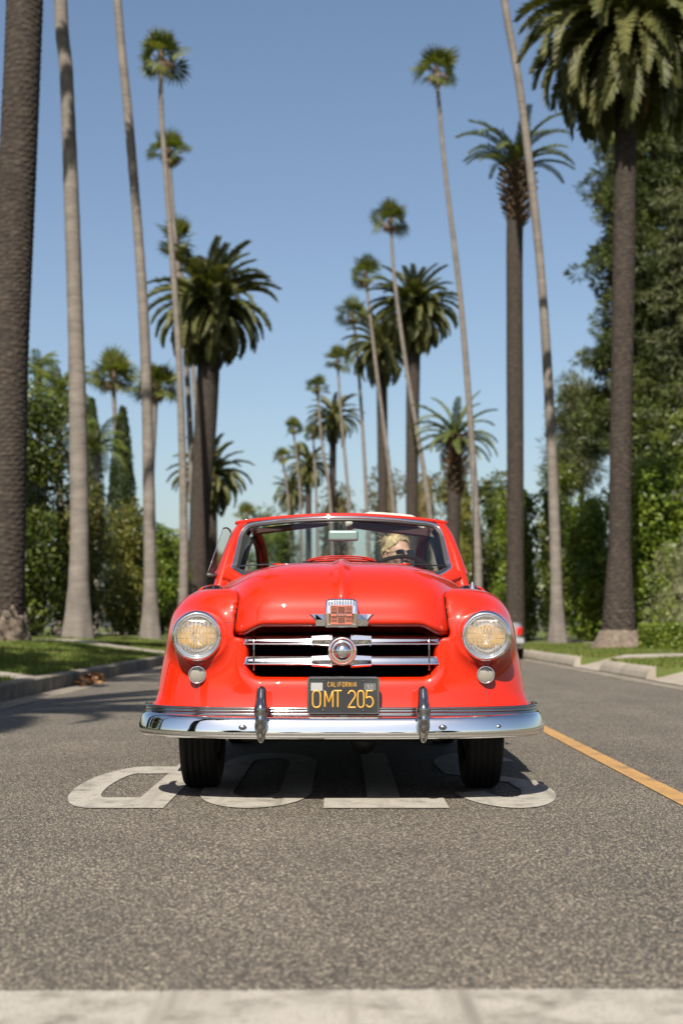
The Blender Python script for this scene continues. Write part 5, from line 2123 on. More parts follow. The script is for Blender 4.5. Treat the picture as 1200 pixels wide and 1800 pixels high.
def date_palm(base, top, path_px, Y, r_mid, crown_r, label, group, near=0, n=70, pale=False, boots=None, el_lo=-50, seed=0, flare=1.35, arch=1.0, rtop=None, up_len=1.15, mound=0, cone=0, dry=6):
    """base/top: pixels; path_px: pixels in between; all at distance Y"""
    g = np.random.default_rng(100 + seed)
    pts = [np.array(p, float) if len(p) == 3 else at(*p, Y) for p in [base] + path_px + [top]]
    gx = pts[0][0]
    gz = ground_z(gx - float(bend(Y)), Y) - 0.05
    # carry the trunk on to the ground along its own line
    d = pts[1] - pts[0]
    pts[0] = pts[0] + d * ((gz - pts[0][2]) / d[2])
    pts = np.array(pts)
    root = empty('date_palm', pts[0])
    tag(root, label, 'palm tree', group)
    H = np.concatenate([[0], np.cumsum(np.linalg.norm(np.diff(pts, axis=0), axis=1))])
    rt = rtop or r_mid
    rad = [(0, r_mid * flare), (0.35, r_mid * (flare * 0.97)), (1.2, r_mid * (1 + (flare - 1) * 0.55)), (2.4, r_mid * 1.05), (H[-1] * 0.5, (r_mid + rt) / 2), (H[-1] - 1.2, rt * 0.98), (H[-1] - 0.3, rt * 1.12), (H[-1], rt * 0.7)]
    if near == 2:
        V, F = trunk_mesh(pts, rad, 120, 'date', seed, 46)
    elif near == 1:
        V, F = trunk_mesh(pts, rad, 72, 'date', seed, 26)
    else:
        V, F = trunk_mesh(pts, rad, 30, 'date', seed, 9, (10, 0.2, 0.05))
    mk('trunk', V, F, M['dp_bark'], root)
    if cone:
        V, F = lathe([(r_mid * cone * 1.08, -0.15), (r_mid * cone, 0.02), (r_mid * cone * 0.8, 0.22), (r_mid * cone * 0.66, 0.42), (r_mid * cone * 0.62, 0.50), (r_mid * 0.9, 0.56)], 40, 'z')
        V = V * (1 + g.normal(0, 0.012, (len(V), 1)))
        mk('root_cone', V, F, M['dp_root'], root)
    if mound:
        # roots worn ragged round the foot
        def rf(p):
            a = np.arctan2(p[:, 1], p[:, 0])
            R = np.hypot(p[:, 0], p[:, 1])
            return (R - r_mid * (mound - 0.20 * np.clip(p[:, 2], 0, 0.9) / 0.9) - 0.05 * np.sin(a * 9 + 6 * p[:, 2]) * np.sin(p[:, 2] * 11 + a * 2) - 0.035 * np.sin(a * 23 + p[:, 2] * 31)) * 0.7
        rf2 = lambda p: rmax(rf(p), np.maximum((p[:, 2] - 0.66 - 0.12 * np.sin(5 * np.arctan2(p[:, 1], p[:, 0])) - 0.07 * np.sin(13 * np.arctan2(p[:, 1], p[:, 0]))) * 0.6, -0.2 - p[:, 2]), 0.05)
        V, F = surf(rf2, (-1.2 * r_mid * mound, -1.2 * r_mid * mound, -0.3), (1.2 * r_mid * mound, 1.2 * r_mid * mound, 1.35), 0.05)
        mk('root_mat', V, F, M['dp_root'], root)
    org = Vector(pts[-1] - pts[0])
    if boots:
        b0, b1, br, bn, bs = boots
        V, F = boots_mesh(-b0, b1, rt, br, bn, bs, seed)
        o = mk('leaf_boots', V, F, M['boot'], root, False)
        o.location = org
        o['kind'] = 'stuff'
    items = []
    pro = DATE_P if pale else DATE
    for i in range(n):
        t = (i + 0.5) / n
        el = math.radians(86 - (86 - el_lo) * t ** 0.85) + g.normal(0, 0.07)
        az = i * 2.39996 + g.normal(0, 0.12)
        L = crown_r * (up_len - (up_len - 0.92) * min(1, t * 1.6)) * g.uniform(0.92, 1.06)
        k = min(len(pro) - 1, int((0.15 + 0.85 * min(1, max(0, math.sin((t * 0.9 + 0.05) * PI)))) * len(pro) * arch))
        items.append((pro[k], place(az, el, g.normal(0, 0.25), L)))
    for i in range(dry):
        items.append((DATE_DRY[i % 2], place(g.uniform(0, 6.28), math.radians(-60 + g.normal(0, 8)), 0, crown_r * 0.7)))
    c = crown_of(root, org, items, near == 0, blob(rt * 1.15, 8, seed, 0.1, 1.3), M['boot'])
    return root


def fan_palm(base, top, path_px, Y, r_base, r_top, crown_r, label, group, near=0, n=25, seed=0, flare=1.9, dry=5, name='fan_palm'):
    g = np.random.default_rng(300 + seed)
    pts = [np.array(p, float) if len(p) == 3 else at(*p, Y) for p in [base] + path_px + [top]]
    gx = pts[0][0]
    gz = ground_z(gx - float(bend(Y)), Y) - 0.05
    d = pts[1] - pts[0]
    pts[0] = pts[0] + d * ((gz - pts[0][2]) / d[2])
    pts = np.array(pts)
    root = empty(name, pts[0])
    tag(root, label, 'palm tree', group)
    L = np.linalg.norm(np.diff(pts, axis=0), axis=1).sum()
    rad = [(0, r_base * flare), (0.25, r_base * flare * 0.93), (0.8, r_base * (1 + (flare - 1) * 0.5)), (1.5, r_base * 1.15), (2.4, r_base * 1.04), (4, r_base), (L * 0.5, r_base * 0.55 + r_top * 0.45), (L, r_top)]
    V, F = trunk_mesh(pts, rad, 40 if near else 20, 'fan', seed, 9 if near else 5)
    mk('trunk', V, F, M['fp_bark'], root)
    if crown_r > 0:
        items = []
        for i in range(n):
            t = (i + 0.5) / n
            el = math.radians(82 - 115 * t) + g.normal(0, 0.22)
            az = i * 2.39996 + g.normal(0, 0.2)
            items.append((FAN[min(2, int(t * 3))], place(az, el, g.normal(0, 0.6), crown_r * 1.2 * g.uniform(0.65, 1.25))))
        for i in range(dry):
            items.append((FAN_DRY[0], place(g.uniform(0, 6.28), math.radians(-55 + g.normal(0, 14)), g.normal(0, 0.5), crown_r * 0.75)))
        crown_of(root, Vector(pts[-1] - pts[0]), items, near == 0, blob(r_top * 1.5, 7, seed, 0.15, 2.2), M['boot'])
    return root


# near row on the left
GL, GR = 'palms along the left verge', 'palms along the right verge'
date_palm((6, 1128), (62, -700), [(12, 850), (19, 560), (44, 0)], 28, 0.37, 3.4, 'thick dark date palm trunk at the left edge of the picture', GL, near=2, n=70, seed=1, flare=1.1, mound=1.32)
fan_palm((137, 1127), (96, -520), [(140, 900), (133, 560), (118, 150), (107, 0)], 35, 0.225, 0.13, 1.3, 'pale smooth fan palm trunk second from left with a swollen foot', GL, 1, seed=2, flare=1.75)
fan_palm((265, 1117), (188, -360), [(262, 860), (253, 560), (230, 250), (207, 0)], 44, 0.185, 0.105, 1.2, 'pale fan palm third from left that leans left with its top out of view', GL, 1, seed=3, flare=1.8)
fan_palm((322, 1110), (283, 100), [(323, 900), (314, 620), (296, 360), (284, 200)], 56, 0.17, 0.085, 1.12, 'tall fan palm left of centre with the highest full crown on its side', GL, 1, seed=4, dry=3)
fan_palm((342, 1110), (297, 268), [(338, 850), (325, 600), (306, 400)], 64, 0.17, 0.085, 1.02, 'fan palm just behind the tallest left one, its crown halfway up that trunk', GL, 1, seed=5, dry=4)
fan_palm((352, 1108), (312, 425), [(348, 800), (335, 600)], 74, 0.17, 0.09, 1.15, 'fan palm whose small crown peeks over the left shoulder of the big left date palm', GL, 0, seed=6)
date_palm((345, 1108), (371, 548), [(352, 900), (363, 720)], 60, 0.40, 2.85, 'big round-headed date palm left of the car, leaning to the right', GL, near=1, n=140, seed=7, rtop=0.50, flare=1.15, el_lo=-60, up_len=1.30, dry=3)
date_palm((372, 1105), (370, 840), [(371, 950)], 84, 0.38, 2.65, 'shorter date palm with a low crown just left of the windscreen', GL, near=1, n=90, seed=8, el_lo=-58, dry=3)
fan_palm((434, 1098), (434, 905), [(434, 1000)], 150, 0.2, 0.13, 1.3, 'tiny far fan palm just above the left end of the windscreen', 'far small palms', 0, n=26, seed=9)
# right row
date_palm((1086, 1140), (1102, 58), [(1090, 800), (1094, 560), (1098, 280)], 36, 0.262, 3.35, 'big date palm at the right with hanging crown and root cone', GR, near=2, n=125, seed=10, rtop=0.29, flare=1.75, cone=2.9, el_lo=-46, up_len=1.15)
fan_palm((980, 1132), (868, -200), [(970, 820), (950, 480), (915, 170), (886, 0)], 44, 0.165, 0.10, 1.2, 'slender fan palm leaning left beside the big right date palm', GR, 1, seed=11, flare=1.9)
date_palm((905, 1105), (908, 300), [(905, 820), (904, 560), (904, 420)], 50, 0.29, 2.5, 'date palm with a sparse arching crown over a thick collar of brown stubs', GR, near=1, n=22, seed=12, boots=(2.0, 0.15, 0.62, 130, 0.22), el_lo=24, arch=1.0, flare=1.25, rtop=0.30, pale=True, dry=0)
fan_palm((842, 1108), (766, 124), [(836, 900), (812, 560), (782, 300)], 66, 0.18, 0.085, 1.2, 'tallest fan palm right of centre with its crown alone in the sky', GR, 1, seed=13, dry=3)
date_palm((798, 1106), (800, 775), [(796, 950)], 75, 0.36, 2.75, 'low pale date palm with a shaggy brown neck just right of the windscreen', GR, near=1, n=34, seed=14, boots=(2.9, 0.2, 0.62, 130, 0.25), el_lo=-8, pale=True, dry=2)
date_palm((724, 1104), (728, 550), [(724, 800)], 95, 0.36, 3.4, 'large round-headed date palm at centre right above the driver', GR, near=1, n=135, seed=15, el_lo=-60, rtop=0.48, dry=4)
fan_palm((775, 1106), (686, 388), [(752, 880), (716, 660), (694, 500)], 88, 0.19, 0.095, 1.2, 'fan palm leaning left in front of the large centre right date palm', GR, 1, seed=16, dry=3)
date_palm((672, 1102), (670, 615), [(672, 800)], 112, 0.33, 3.5, 'date palm half hidden behind the large centre right one', GR, near=1, n=80, seed=17, el_lo=-55, rtop=0.45, dry=3)
FARG = 'far palms where the street bends'
fan_palm((706, 1104), (642, 482), [(690, 880), (660, 640)], 104, 0.19, 0.1, 1.35, 'fan palm with its crown at the upper left of the large centre right date palm', FARG, 0, seed=18)
fan_palm((652, 1102), (620, 552), [(644, 880), (630, 650)], 114, 0.19, 0.1, 1.3, 'fan palm with its crown just under and left of a similar one', FARG, 0, seed=19)
fan_palm((620, 1101), (593, 634), [(612, 880), (600, 740)], 128, 0.19, 0.1, 1.25, 'lone fan palm straight above the rear view mirror', FARG, 0, seed=20)
fan_palm((588, 1100), (557, 680), [(580, 880), (566, 780)], 142, 0.2, 0.11, 1.25, 'fan palm just left of the far small date palm', FARG, 0, seed=21)
date_palm((584, 1100), (586, 738), [(584, 880)], 148, 0.36, 3.3, 'small round date palm far off straight above the windscreen', FARG, near=1, n=64, seed=22, el_lo=-50, dry=2)
fan_palm((560, 1099), (550, 762), [(556, 880)], 150, 0.2, 0.11, 1.0, 'thin fan palm in front of the farthest date palms', FARG, 0, n=24, seed=26)
fan_palm((533, 1098), (515, 752), [(528, 880)], 166, 0.2, 0.11, 1.15, 'far fan palm standing above the leftmost cluster over the bonnet', FARG, 0, n=26, seed=23)
fan_palm((516, 1098), (496, 802), [(508, 900)], 176, 0.22, 0.12, 1.2, 'leftmost far fan palm over the windscreen', FARG, 0, n=26, seed=24)
fan_palm((528, 1098), (524, 792), [(528, 900)], 182, 0.22, 0.12, 1.2, 'small far fan palm close beside the leftmost one', FARG, 0, n=26, seed=27)
date_palm((542, 1098), (542, 822), [(542, 900)], 178, 0.40, 3.4, 'dense far date palm low over the left half of the windscreen', FARG, near=0, n=60, seed=25, el_lo=-50, dry=2)
date_palm((512, 1098), (512, 868), [(512, 920)], 190, 0.40, 3.2, 'lowest far date palm just over the roof edge', FARG, near=0, n=60, seed=28, el_lo=-50, dry=2)

# gardens on the left, behind the footpath
GG = 'garden palms behind the left hedge'
fan_palm((207, 1105), (199, 662), [(206, 900), (203, 760)], 80, 0.16, 0.12, 1.45, 'garden fan palm with a full crown between the second and third left trunks', GG, 0, n=40, seed=30)
fan_palm((262, 1105), (274, 678), [(264, 880), (270, 760)], 75, 0.22, 0.16, 1.3, 'garden fan palm with brown skirt behind the third left trunk', GG, 0, n=44, seed=31, dry=12)


def queen_palm(base, top, Y, r, cr_, label, n, seed):
    g = np.random.default_rng(seed)
    p0, p1 = at(*base, Y), at(*top, Y)
    p0[2] = ground_z(p0[0], Y) - 0.05
    root = empty('queen_palm', p0)
    tag(root, label, 'palm tree', GG)
    V, F = trunk_mesh(np.array([p0, (p0 + p1) / 2 + [0.05, 0, 0], p1]), [(0, r * 1.4), (1, r * 1.1), (3, r), (40, r * 0.8)], 16, 'fan', seed, 5)
    mk('trunk', V, F, M['fp_bark'], root)
    items = []
    for i in range(n):
        t = (i + 0.5) / n
        items.append((QUEEN[min(2, int(t * 3))], place(i * 2.39996, math.radians(80 - 80 * t) + g.normal(0, 0.1), g.normal(0, 0.3), cr_ * g.uniform(0.85, 1.1))))
    crown_of(root, Vector(p1 - p0), items, False, blob(r * 1.2, 7, seed, 0.1, 3), M['queen_frond'])


queen_palm((102, 1108), (104, 690), 55, 0.14, 1.75, 'feathery queen palm between the dark trunk and the second left trunk', 20, 41)
queen_palm((167, 1106), (170, 790), 58, 0.13, 1.75, 'bright yellow green queen palm right of the second left trunk', 14, 42)
queen_palm((70, 1108), (66, 655), 62, 0.14, 1.5, 'queen palm crown against the edge of the dark left trunk', 14, 43)


# ---- leafy masses
def leaves(P, N, size, aspect, g, radial=0.0, jit=0.8):
    n = len(P)
    T = g.normal(size=(n, 3))
    T = T * (1 - radial) + N * radial * 2.2
    T /= np.linalg.norm(T, axis=1)[:, None] + 1e-9
    Q = N + g.normal(0, jit, (n, 3))
    B = np.cross(Q, T)
    B /= np.linalg.norm(B, axis=1)[:, None] + 1e-9
    s = size * g.uniform(0.6, 1.35, n)[:, None]
    V = np.stack([P - T * s * 0.5, P - B * s * aspect * 0.5, P + T * s * 0.5, P + B * s * aspect * 0.5], 1).reshape(-1, 3)
    return V, np.arange(4 * n).reshape(-1, 4)


def clumps(g, c, r, n, cr0, zmin=None, shell=0.55):
    """clump centres and radii inside an ellipsoid"""
    out = []
    while len(out) < n:
        v = g.normal(size=3)
        v /= np.linalg.norm(v)
        k = g.uniform(shell, 1.0)
        p = np.asarray(c) + v * np.asarray(r) * k
        if zmin is not None and p[2] < zmin:
            continue
        out.append((p, cr0 * g.uniform(0.6, 1.3)))
    return out


def foliage(cl, per, size, aspect, g, radial=0.0, flat=1.0, jit=0.8):
    P, N = [], []
    for p, r in cl:
        v = g.normal(size=(per, 3))
        v /= np.linalg.norm(v, axis=1)[:, None]
        k = g.uniform(0.45, 1.08, (per, 1)) ** 0.6
        q = v * k * r
        q[:, 2] *= flat
        P.append(p + q)
        N.append(v)
    return leaves(np.concatenate(P), np.concatenate(N), size, aspect, g, radial, jit)


def core_blob(c, r, g, n=12, k=0.72):
    V, F = lathe([(math.sin(a), -math.cos(a)) for a in np.linspace(0.06, PI - 0.06, n)], n + 6, 'z')
    V = V * (1 + g.normal(0, 0.07, (len(V), 1)))
    return V * np.asarray(r) * k + np.asarray(c), F


def bush(name, cat, label, group, px, Y, X, mat, ncl=34, per=170, leaf=0.16, asp=0.55, dep=2.2, clr=0.8, seed=0, stem=True, boxy=False):
    """px: top pixel row; X: world span across; fills from the ground up"""
    g = np.random.default_rng(500 + seed)
    top = at(600, px, Y)[2]
    x0, x1 = X
    xc = (x0 + x1) / 2
    gz = ground_z(xc, Y)
    H = top - gz
    root = empty(name, (xc, Y, gz))
    tag(root, label, cat, group)
    c, r = np.array([0, 0, H * 0.50]), np.array([(x1 - x0) / 2 * 0.86, dep * 0.86, H * 0.46])
    # a squarer body than an ellipsoid: stack three
    cl = []
    if boxy:
        hw, hd = (x1 - x0) / 2 - clr * 0.5, dep - clr * 0.5
        for _ in range(ncl):
            f = g.integers(0, 8)
            p = np.array([g.uniform(-hw, hw), g.uniform(-hd, hd), g.uniform(0.2, H - clr * 0.6)])
            if f < 4:
                p[1] = -hd
            elif f < 6:
                p[0] = math.copysign(hw, -xc)
            else:
                p[2] = H - clr * g.uniform(0.35, 0.9)
            cl.append((p, clr * g.uniform(0.6, 1.2)))
    for f_, zz in (() if boxy else ((0.95, 0.22), (1.0, 0.45), (0.78, 0.72))):
        cl += clumps(g, (0, 0, H * zz), (r[0] * f_, r[1] * f_, H * 0.24), ncl // 3 + 1, clr, clr * 0.3)
    V, F = foliage(cl, per, leaf, asp, g)
    mb = MB()
    mb.add(V, F)
    if boxy:
        mb.add(*box((-hw + clr * 0.6, -hd + clr * 0.7, 0), (hw - clr * 0.6, hd - clr * 0.6, H - clr * 1.8), 0.3))
    for f_, zz in (() if boxy else ((0.95, 0.24), (1.0, 0.45), (0.75, 0.70))):
        mb.add(*core_blob((0, 0, H * zz), (r[0] * f_, r[1] * f_, H * 0.25), g, 10, 0.68))
    o = mb.build('foliage', mat, root, False)
    o['kind'] = 'stuff'
    if stem:
        mb = MB()
        for k in range(4):
            a = g.uniform(0, 6.28)
            b = np.array([math.cos(a), math.sin(a), 0]) * g.uniform(0.1, 0.5) * r[0]
            mb.add(*tube(cr([b * 0.6 + [0, 0, -0.1], b + [0, 0, H * 0.3], b * 1.4 + [0, 0, H * 0.6]], 6), 0.07, 6, scale=np.linspace(1.2, 0.4, 6)))
        mb.build('stem', M['wood'], root)
    return root


HG = 'hedge shrubs along the left gardens'
bush('tall_hedge', 'hedge', 'tall dark hedge between the left edge trunk and the second trunk', HG, 690, 44, (-14.5, -8.6), M['hedge_dark'], 150, 190, 0.17, dep=2.6, clr=0.75, seed=1, boxy=True)
bush('shrub', 'shrub', 'olive green shrub behind the second left trunk', HG, 850, 50, (-10.8, -7.9), M['hedge_olive'], 44, 230, 0.14, dep=2.0, clr=0.65, seed=2)
bush('shrub', 'shrub', 'leafy shrub with brown tips between the second and third left trunks', HG, 885, 53, (-8.6, -7.0), M['hedge_olive'], 44, 230, 0.14, dep=2.0, clr=0.6, seed=3)
bush('shrub', 'shrub', 'rounded green shrub behind the third left trunk', HG, 905, 58, (-8.2, -6.5), M['hedge_bright'], 40, 220, 0.15, dep=2.0, clr=0.6, seed=4)
bush('shrub', 'shrub', 'brownish shrub right of the third left trunk beside the car', HG, 928, 66, (-8.6, -6.9), M['hedge_olive'], 40, 200, 0.16, dep=2.0, clr=0.7, seed=5)
bush('shrub', 'shrub', 'dark shrub glimpsed between the leaning palm trunks left of the windscreen', HG, 960, 92, (-10.5, -6.9), M['hedge_bright'], 40, 190, 0.2, dep=2.4, clr=0.9, seed=6)
bush('shrub', 'shrub', 'far leafy shrub seen through the left of the windscreen', HG, 975, 120, (-13.5, -9.0), M['hedge_dark'], 40, 170, 0.24, dep=2.4, clr=1.0, seed=7)
RG = 'hedge shrubs along the right gardens'
bush('tall_hedge', 'hedge', 'tall ivy hedge with bright top at the right edge of the picture', RG, 826, 45, (8.9, 15.5), M['hedge_bright'], 130, 190, 0.17, dep=2.2, clr=0.65, seed=11, boxy=True)
bush('shrub', 'shrub', 'pale grey green feathery bush in front of the right ivy hedge', RG, 915, 39, (8.3, 11.8), M['grey_leaf'], 40, 520, 0.13, 0.16, dep=1.3, clr=0.5, seed=12)
bush('shrub', 'shrub', 'leafy green shrub between the slender right fan palm and the big date palm', RG, 842, 49, (7.7, 9.6), M['hedge_bright'], 44, 240, 0.15, dep=1.8, clr=0.6, seed=13)
bush('shrub', 'shrub', 'dark shrub behind the slender right fan palm', RG, 800, 56, (7.4, 9.6), M['hedge_dark'], 44, 240, 0.16, dep=2.0, clr=0.7, seed=14)
bush('shrub', 'shrub', 'big leaved shrub beside the trunk with the brown collar', RG, 835, 58, (6.4, 8.1), M['hedge_bright'], 44, 230, 0.17, dep=2.0, clr=0.65, seed=15)
bush('shrub', 'shrub', 'dark green shrub just right of the radio aerial', RG, 815, 70, (6.4, 9.2), M['hedge_dark'], 44, 220, 0.18, dep=2.2, clr=0.8, seed=16)
bush('shrub', 'shrub', 'yellowish shrub left of the radio aerial behind the shaggy palm', RG, 800, 98, (6.6, 9.8), M['hedge_olive'], 44, 200, 0.22, dep=2.4, clr=1.0, seed=17)
for i, (px, Y, X, lab) in enumerate(((795, 135, (2.2, 6.4), 'loose autumn toned tree behind the centre right trunks'), (800, 142, (6.0, 10.6), 'thin brown green tree behind the shaggy neck palm'), (838, 150, (-3.4, 2.2), 'low far tree under the lone fan palm'),
                                     (885, 170, (-12.0, -4.0), 'dark far tree low behind the mirror'))):
    bush('street_tree', 'tree', lab, 'far trees at the bend', px, Y, X, M['autumn'] if i != 3 else M['hedge_dark'], 40, 110, 0.34, 0.6, dep=2.8, clr=1.25, seed=20 + i)


# clipped box hedge on the right
g = np.random.default_rng(77)
hx0, hx1, hy0, hy1 = 7.25, 12.5, 33.6, 34.7
hz0 = ground_z(7.5, 34)
root = tag(empty('box_hedge', (hx0, hy0, hz0)), 'low clipped box hedge right of the big date palm', 'hedge')
n = 16000
side = g.integers(0, 4, n)
P = np.stack([g.uniform(0, hx1 - hx0, n), g.uniform(0, hy1 - hy0, n), g.uniform(0, 0.60, n)], 1)
Nn = np.zeros((n, 3))
P[side <= 1, 1] = 0
Nn[side <= 1] = (0, -1, 0)
P[side == 2, 2] = 0.60
Nn[side == 2] = (0, 0, 1)
P[side == 3, 0] = 0
Nn[side == 3] = (-1, 0, 0)
P += g.normal(0, 0.025, P.shape)
mb = MB()
mb.add(*leaves(P, Nn, 0.075, 0.6, g))
mb.add(*box((0.03, 0.03, 0), (hx1 - hx0 - 0.03, hy1 - hy0 - 0.03, 0.56)))
mb.build('foliage', M['hedge_bright'], root, False)['kind'] = 'stuff'
mb = MB()
for k in range(8):
    mb.add(*tube([(0.4 + k * 0.62, 0.55, -0.1), (0.42 + k * 0.62, 0.55, 0.3)], 0.03, 6))
mb.build('stem', M['wood'], root)


# ---- conifers on the right
def conifer(name, label, px_top, px_bot, Y, xc, rad, mat, seed, tiers, per, leaf, asp, radial, droop=0.0, clr=0.8, taper=0.6, trunk_r=0.35, flat=0.7):
    g = np.random.default_rng(700 + seed)
    gz = ground_z(xc, Y)
    zt, zb = at(600, px_top, Y)[2] - gz, at(600, px_bot, Y)[2] - gz
    root = tag(empty(name, (xc, Y, gz)), label, 'tree', 'garden conifers on the right')
    mk('trunk', *tube(cr([(0, 0, -0.2), (0.1, 0, zt * 0.5), (0, 0.1, zt * 0.97)], 14), trunk_r, 10, scale=np.linspace(1.3, 0.15, 14)), M['wood'], root)
    mb, limbs, cl = MB(), MB(), []
    for i in range(tiers):
        t = (i + 0.5) / tiers
        z = zb + (zt - zb) * t
        R = rad * (1 - taper * t ** 1.6) * g.uniform(0.75, 1.1)
        for k in range(g.integers(4, 7)):
            a = g.uniform(0, 6.28)
            d = np.array([math.cos(a), math.sin(a), 0])
            tip = d * R * g.uniform(0.7, 1.05) + [0, 0, z + g.normal(0, 0.3) - droop * R]
            mid = d * R * 0.5 + [0, 0, z + 0.25]
            limbs.add(*tube(cr([(0, 0, z - 0.2), mid, tip], 5), 0.07, 5, scale=np.linspace(1, 0.3, 5)))
            for u in np.linspace(0.4, 1.0, 4):
                p = mid * (1 - u) * 2 * 0.5 + tip * u if u > 0.5 else mid * (u / 0.5)
                p = np.array([0, 0, z]) * (1 - u) ** 2 + 2 * u * (1 - u) * mid + u * u * tip
                cl.append((p + g.normal(0, 0.25, 3), clr * g.uniform(0.6, 1.15)))
    for i in range(tiers * 7):                    # inner shaded foliage
        t = g.uniform(0, 0.97)
        a = g.uniform(0, 6.28)
        R = rad * (1 - taper * t ** 1.6) * g.uniform(0.05, 0.55)
        cl.append((np.array([R * math.cos(a), R * math.sin(a), zb + (zt - zb) * t]), clr * g.uniform(0.9, 1.3)))
    V, F = foliage(cl, per, leaf, asp, g, radial, flat)
    mb.add(V, F)
    mb.build('crown', mat, root, False)['kind'] = 'stuff'
    limbs.build('limb', M['wood'], root)
    return root


conifer('pine_tree', 'tall dense dark pine behind the big right date palm', 195, 800, 64, 13.3, 2.6, M['pine'], 1, 30, 150, 0.30, 0.16, 0.75, 0.0, 0.60, 0.45)
conifer('pine_tree', 'dark pine at the right edge behind the pale cedar', 170, 820, 70, 17.6, 3.2, M['pine'], 2, 28, 120, 0.34, 0.16, 0.75, 0.0, 0.72, 0.40)
conifer('cedar_tree', 'pale cedar with drooping branches at the right edge', 330, 840, 58, 14.6, 2.3, M['pine_pale'], 3, 22, 70, 0.36, 0.16, 0.5, 0.38, 0.55, 0.45, flat=0.4)
conifer('pine_tree', 'shorter green conifer left of the dark pine', 680, 860, 72, 12.1, 1.9, M['pine_pale'], 4, 10, 80, 0.34, 0.12, 0.6, 0.0, 0.75, 0.55, 0.22)
bush('shrub', 'tree', 'broad leaved dark tree below the dark pine', RG, 660, 54, (10.2, 16.5), M['hedge_dark'], 66, 250, 0.2, dep=2.0, clr=0.95, seed=31)


def cypress(label, px, ptop, Y, rad, seed):
    g = np.random.default_rng(seed)
    p = at(px, ptop, Y)
    gz = ground_z(p[0], Y)
    H = p[2] - gz
    root = tag(empty('cypress_tree', (p[0], Y, gz)), label, 'tree', 'cypresses in the left garden')
    mk('trunk', *tube([(0, 0, -0.1), (0, 0, H * 0.9)], 0.14, 8, scale=[1, 0.2]), M['wood'], root)
    n = 9000
    z = g.uniform(0.03, 1, n) ** 0.85
    R = rad * np.sin(np.clip(z * 0.93 + 0.07, 0, 1) * PI) ** 0.45 * (1 - 0.55 * z) * 1.25
    a = g.uniform(0, 6.28, n)
    R *= 1 + 0.12 * np.sin(a * 5 + z * 30) + g.normal(0, 0.06, n)
    N = np.stack([np.cos(a), np.sin(a), np.full(n, 0.5)], 1)
    P = np.stack([R * np.cos(a), R * np.sin(a), z * H], 1)
    V, F = leaves(P, N, 0.30, 0.22, g, 0.0, 0.5)
    mb = MB()
    mb.add(V, F)
    zz = np.linspace(0.02, 0.96, 14)
    mb.add(*lathe([(0.85 * rad * max(0.02, math.sin((q * 0.93 + 0.07) * PI)) ** 0.45 * (1 - 0.55 * q) * 1.2, q * H) for q in zz], 14, 'z'))
    mb.build('crown', M['cypress'], root, False)['kind'] = 'stuff'


cypress('narrow dark cypress right of the bright queen palm', 216, 716, 72, 0.78, 1)
cypress('narrow dark cypress behind the bright queen palm', 161, 700, 78, 0.85, 2)

# ---- out of frame beside and behind the camera: the trees whose shadows fall on the left verge
date_palm((-6.2, 0.6, 0.3), (-6.2, 0.6, 13.0), [(-6.2, 0.6, 6)], 0.6, 0.40, 3.3, 'date palm beside the camera on the left verge', GL, near=0, n=36, seed=50)
fan_palm((-7.5, 6.0, 0.3), (-7.6, 6.2, 20.0), [(-7.4, 6.0, 9)], 6.0, 0.2, 0.13, 1.2, 'fan palm just out of view on the left verge', GL, 0, seed=52)
fan_palm((-8.4, 9.0, 0.3), (-8.5, 9.0, 21.0), [(-8.3, 9.0, 9)], 9.0, 0.2, 0.13, 1.2, 'second fan palm out of view on the left verge', GL, 0, seed=53)
date_palm((-6.9, 10.0, 0.3), (-6.9, 10.0, 11.0), [(-6.9, 10.0, 5)], 10.0, 0.36, 2.8, 'date palm on the left verge just out of view', GL, near=0, n=46, seed=51)
bush('tall_hedge', 'hedge', 'garden hedge left of the camera', HG, -600, 9, (-13.5, -10.2), M['hedge_dark'], 44, 150, 0.2, dep=4.0, clr=0.9, seed=40)

BG = 'trees up the street behind the camera'
for i, (x, yy, h, lab) in enumerate(((-11.5, -24, 8.0, 'left garden tree nearest behind the camera'), (12.0, -28, 8.5, 'right garden tree nearest behind the camera'), (-12.5, -46, 10.0, 'left garden tree farther behind the camera'),
                                     (13.0, -52, 10.0, 'right garden tree farther behind the camera'), (0.0, -110, 12.0, 'tree closing the street far behind the camera'), (-9.0, -104, 11.0, 'tree on the far left behind the camera'), (10.0, -106, 11.0, 'tree on the far right behind the camera'))):
    px = 1100 - (h - 0.753) * 2500 / abs(yy)
    root = bush('street_tree', 'tree', lab, BG, px, abs(yy), (x - 4.5, x + 4.5), M['hedge_dark'], 30, 90, 0.42, 0.6, dep=3.5, clr=1.5, seed=60 + i)
    root.location.y = yy
# ------------------------------------------------------------------ parked silver car, rear towards us, by the right kerb
PY = 34.2
pc = tag(empty('parked_car', (3.57, PY, -0.06)), 'low silver parked car with red tail lamp half hidden behind the right headlight', 'car')


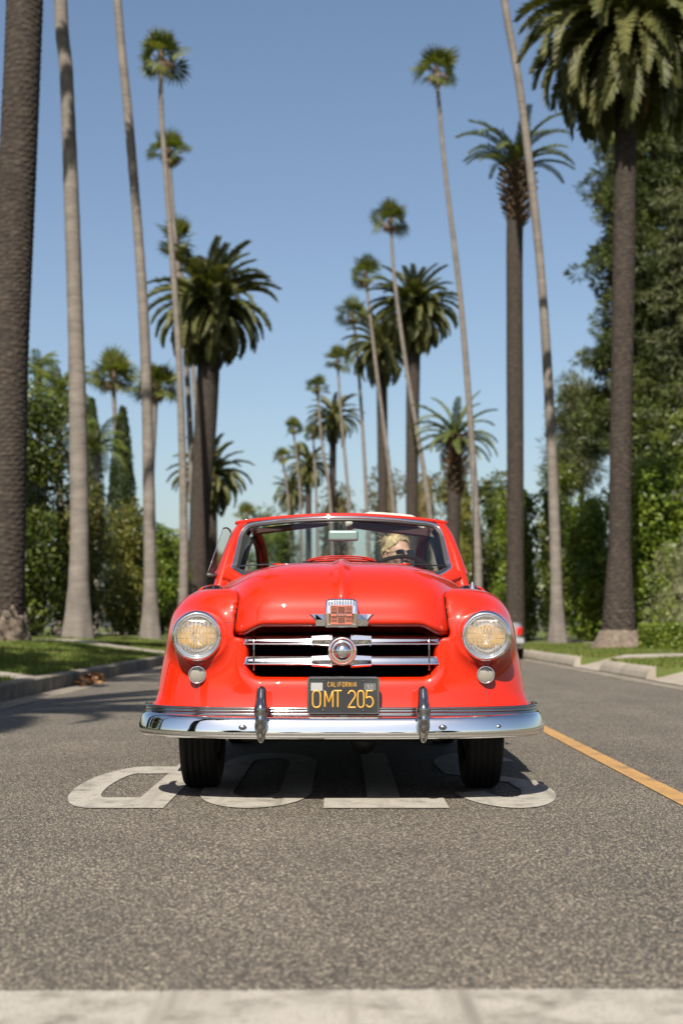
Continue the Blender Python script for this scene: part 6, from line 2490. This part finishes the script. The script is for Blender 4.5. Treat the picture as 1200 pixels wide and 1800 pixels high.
def pbody(p):
    x, y, z = np.abs(p[:, 0]), p[:, 1], p[:, 2]
    W = 0.88 - 0.05 * sst(0.7, 1.0, z)
    f = (((x / W) ** 5 + (np.abs(y - 2.15) / 2.15) ** 6) ** 0.2 - 1) * 0.85
    f = rmax(f, z - 0.90 + 0.05 * sst(3.0, 4.2, y), 0.10)
    f = rmax(f, 0.25 - z, 0.06)
    f = smax(f, -sdbox(p, (0, 2.1, 1.0), (0.66, 0.62, 0.5), 0.1), 0.04)      # open cockpit
    for cy in (0.85, 3.45):
        f = smax(f, -np.maximum(np.hypot(y - cy, z - 0.31) - 0.36, 0.55 - x), 0.02)
    return f


V, F = surf(pbody, (-0.95, -0.05, 0.2), (0.95, 4.4, 1.55), 0.035)
mk('body', V, F, M['silver'], pc)
mk('windscreen', *box((-0.50, 2.72, 0.86), (0.50, 2.735, 1.14), 0.004), M['glass'], pc, False)
mk('boot_lid', *box((-0.55, 0.28, 0.892), (0.55, 1.15, 0.908), 0.006), M['silver'], pc, False)
for s in (-1, 1):
    mk('seat', *box((s * 0.32 - 0.22, 1.62, 0.40), (s * 0.32 + 0.22, 1.80, 0.96), 0.05), M['black'], pc, False)
for s in (-1, 1):
    V, F = surf(lambda p: rmax(pbody(p) - 0.010, sdbox(p, (s * 0.78, 0.1, 0.68), (0.14, 0.30, 0.10), 0.03), 0.008), (s * 0.78 - 0.2, -0.1, 0.54), (s * 0.78 + 0.2, 0.45, 0.82), 0.014)
    mk('tail_lamp', V, F, M['tail'], pc)
    for cy in (0.85, 3.45):
        w = empty('wheel')
        w.parent = pc
        w.location = (s * 0.76, cy, 0.31)
        mk('tyre', *lathe([(0.2, -0.09), (0.29, -0.10), (0.31, -0.07), (0.31, 0.07), (0.29, 0.10), (0.2, 0.09)], 40, 'x'), M['rubber'], w)
        mk('rim', *lathe([(0.2, s * 0.08), (0.17, s * 0.05), (0.05, s * 0.07), (0, s * 0.07)], 30, 'x'), M['silver'], w)
mk('rear_bumper', *box((-0.80, -0.05, 0.38), (0.80, 0.04, 0.52), 0.02), M['silver'], pc, False)
mk('number_plate', *box((-0.15, -0.012, 0.70), (0.15, 0.004, 0.80), 0.002), M['plate_silver'], pc, False)
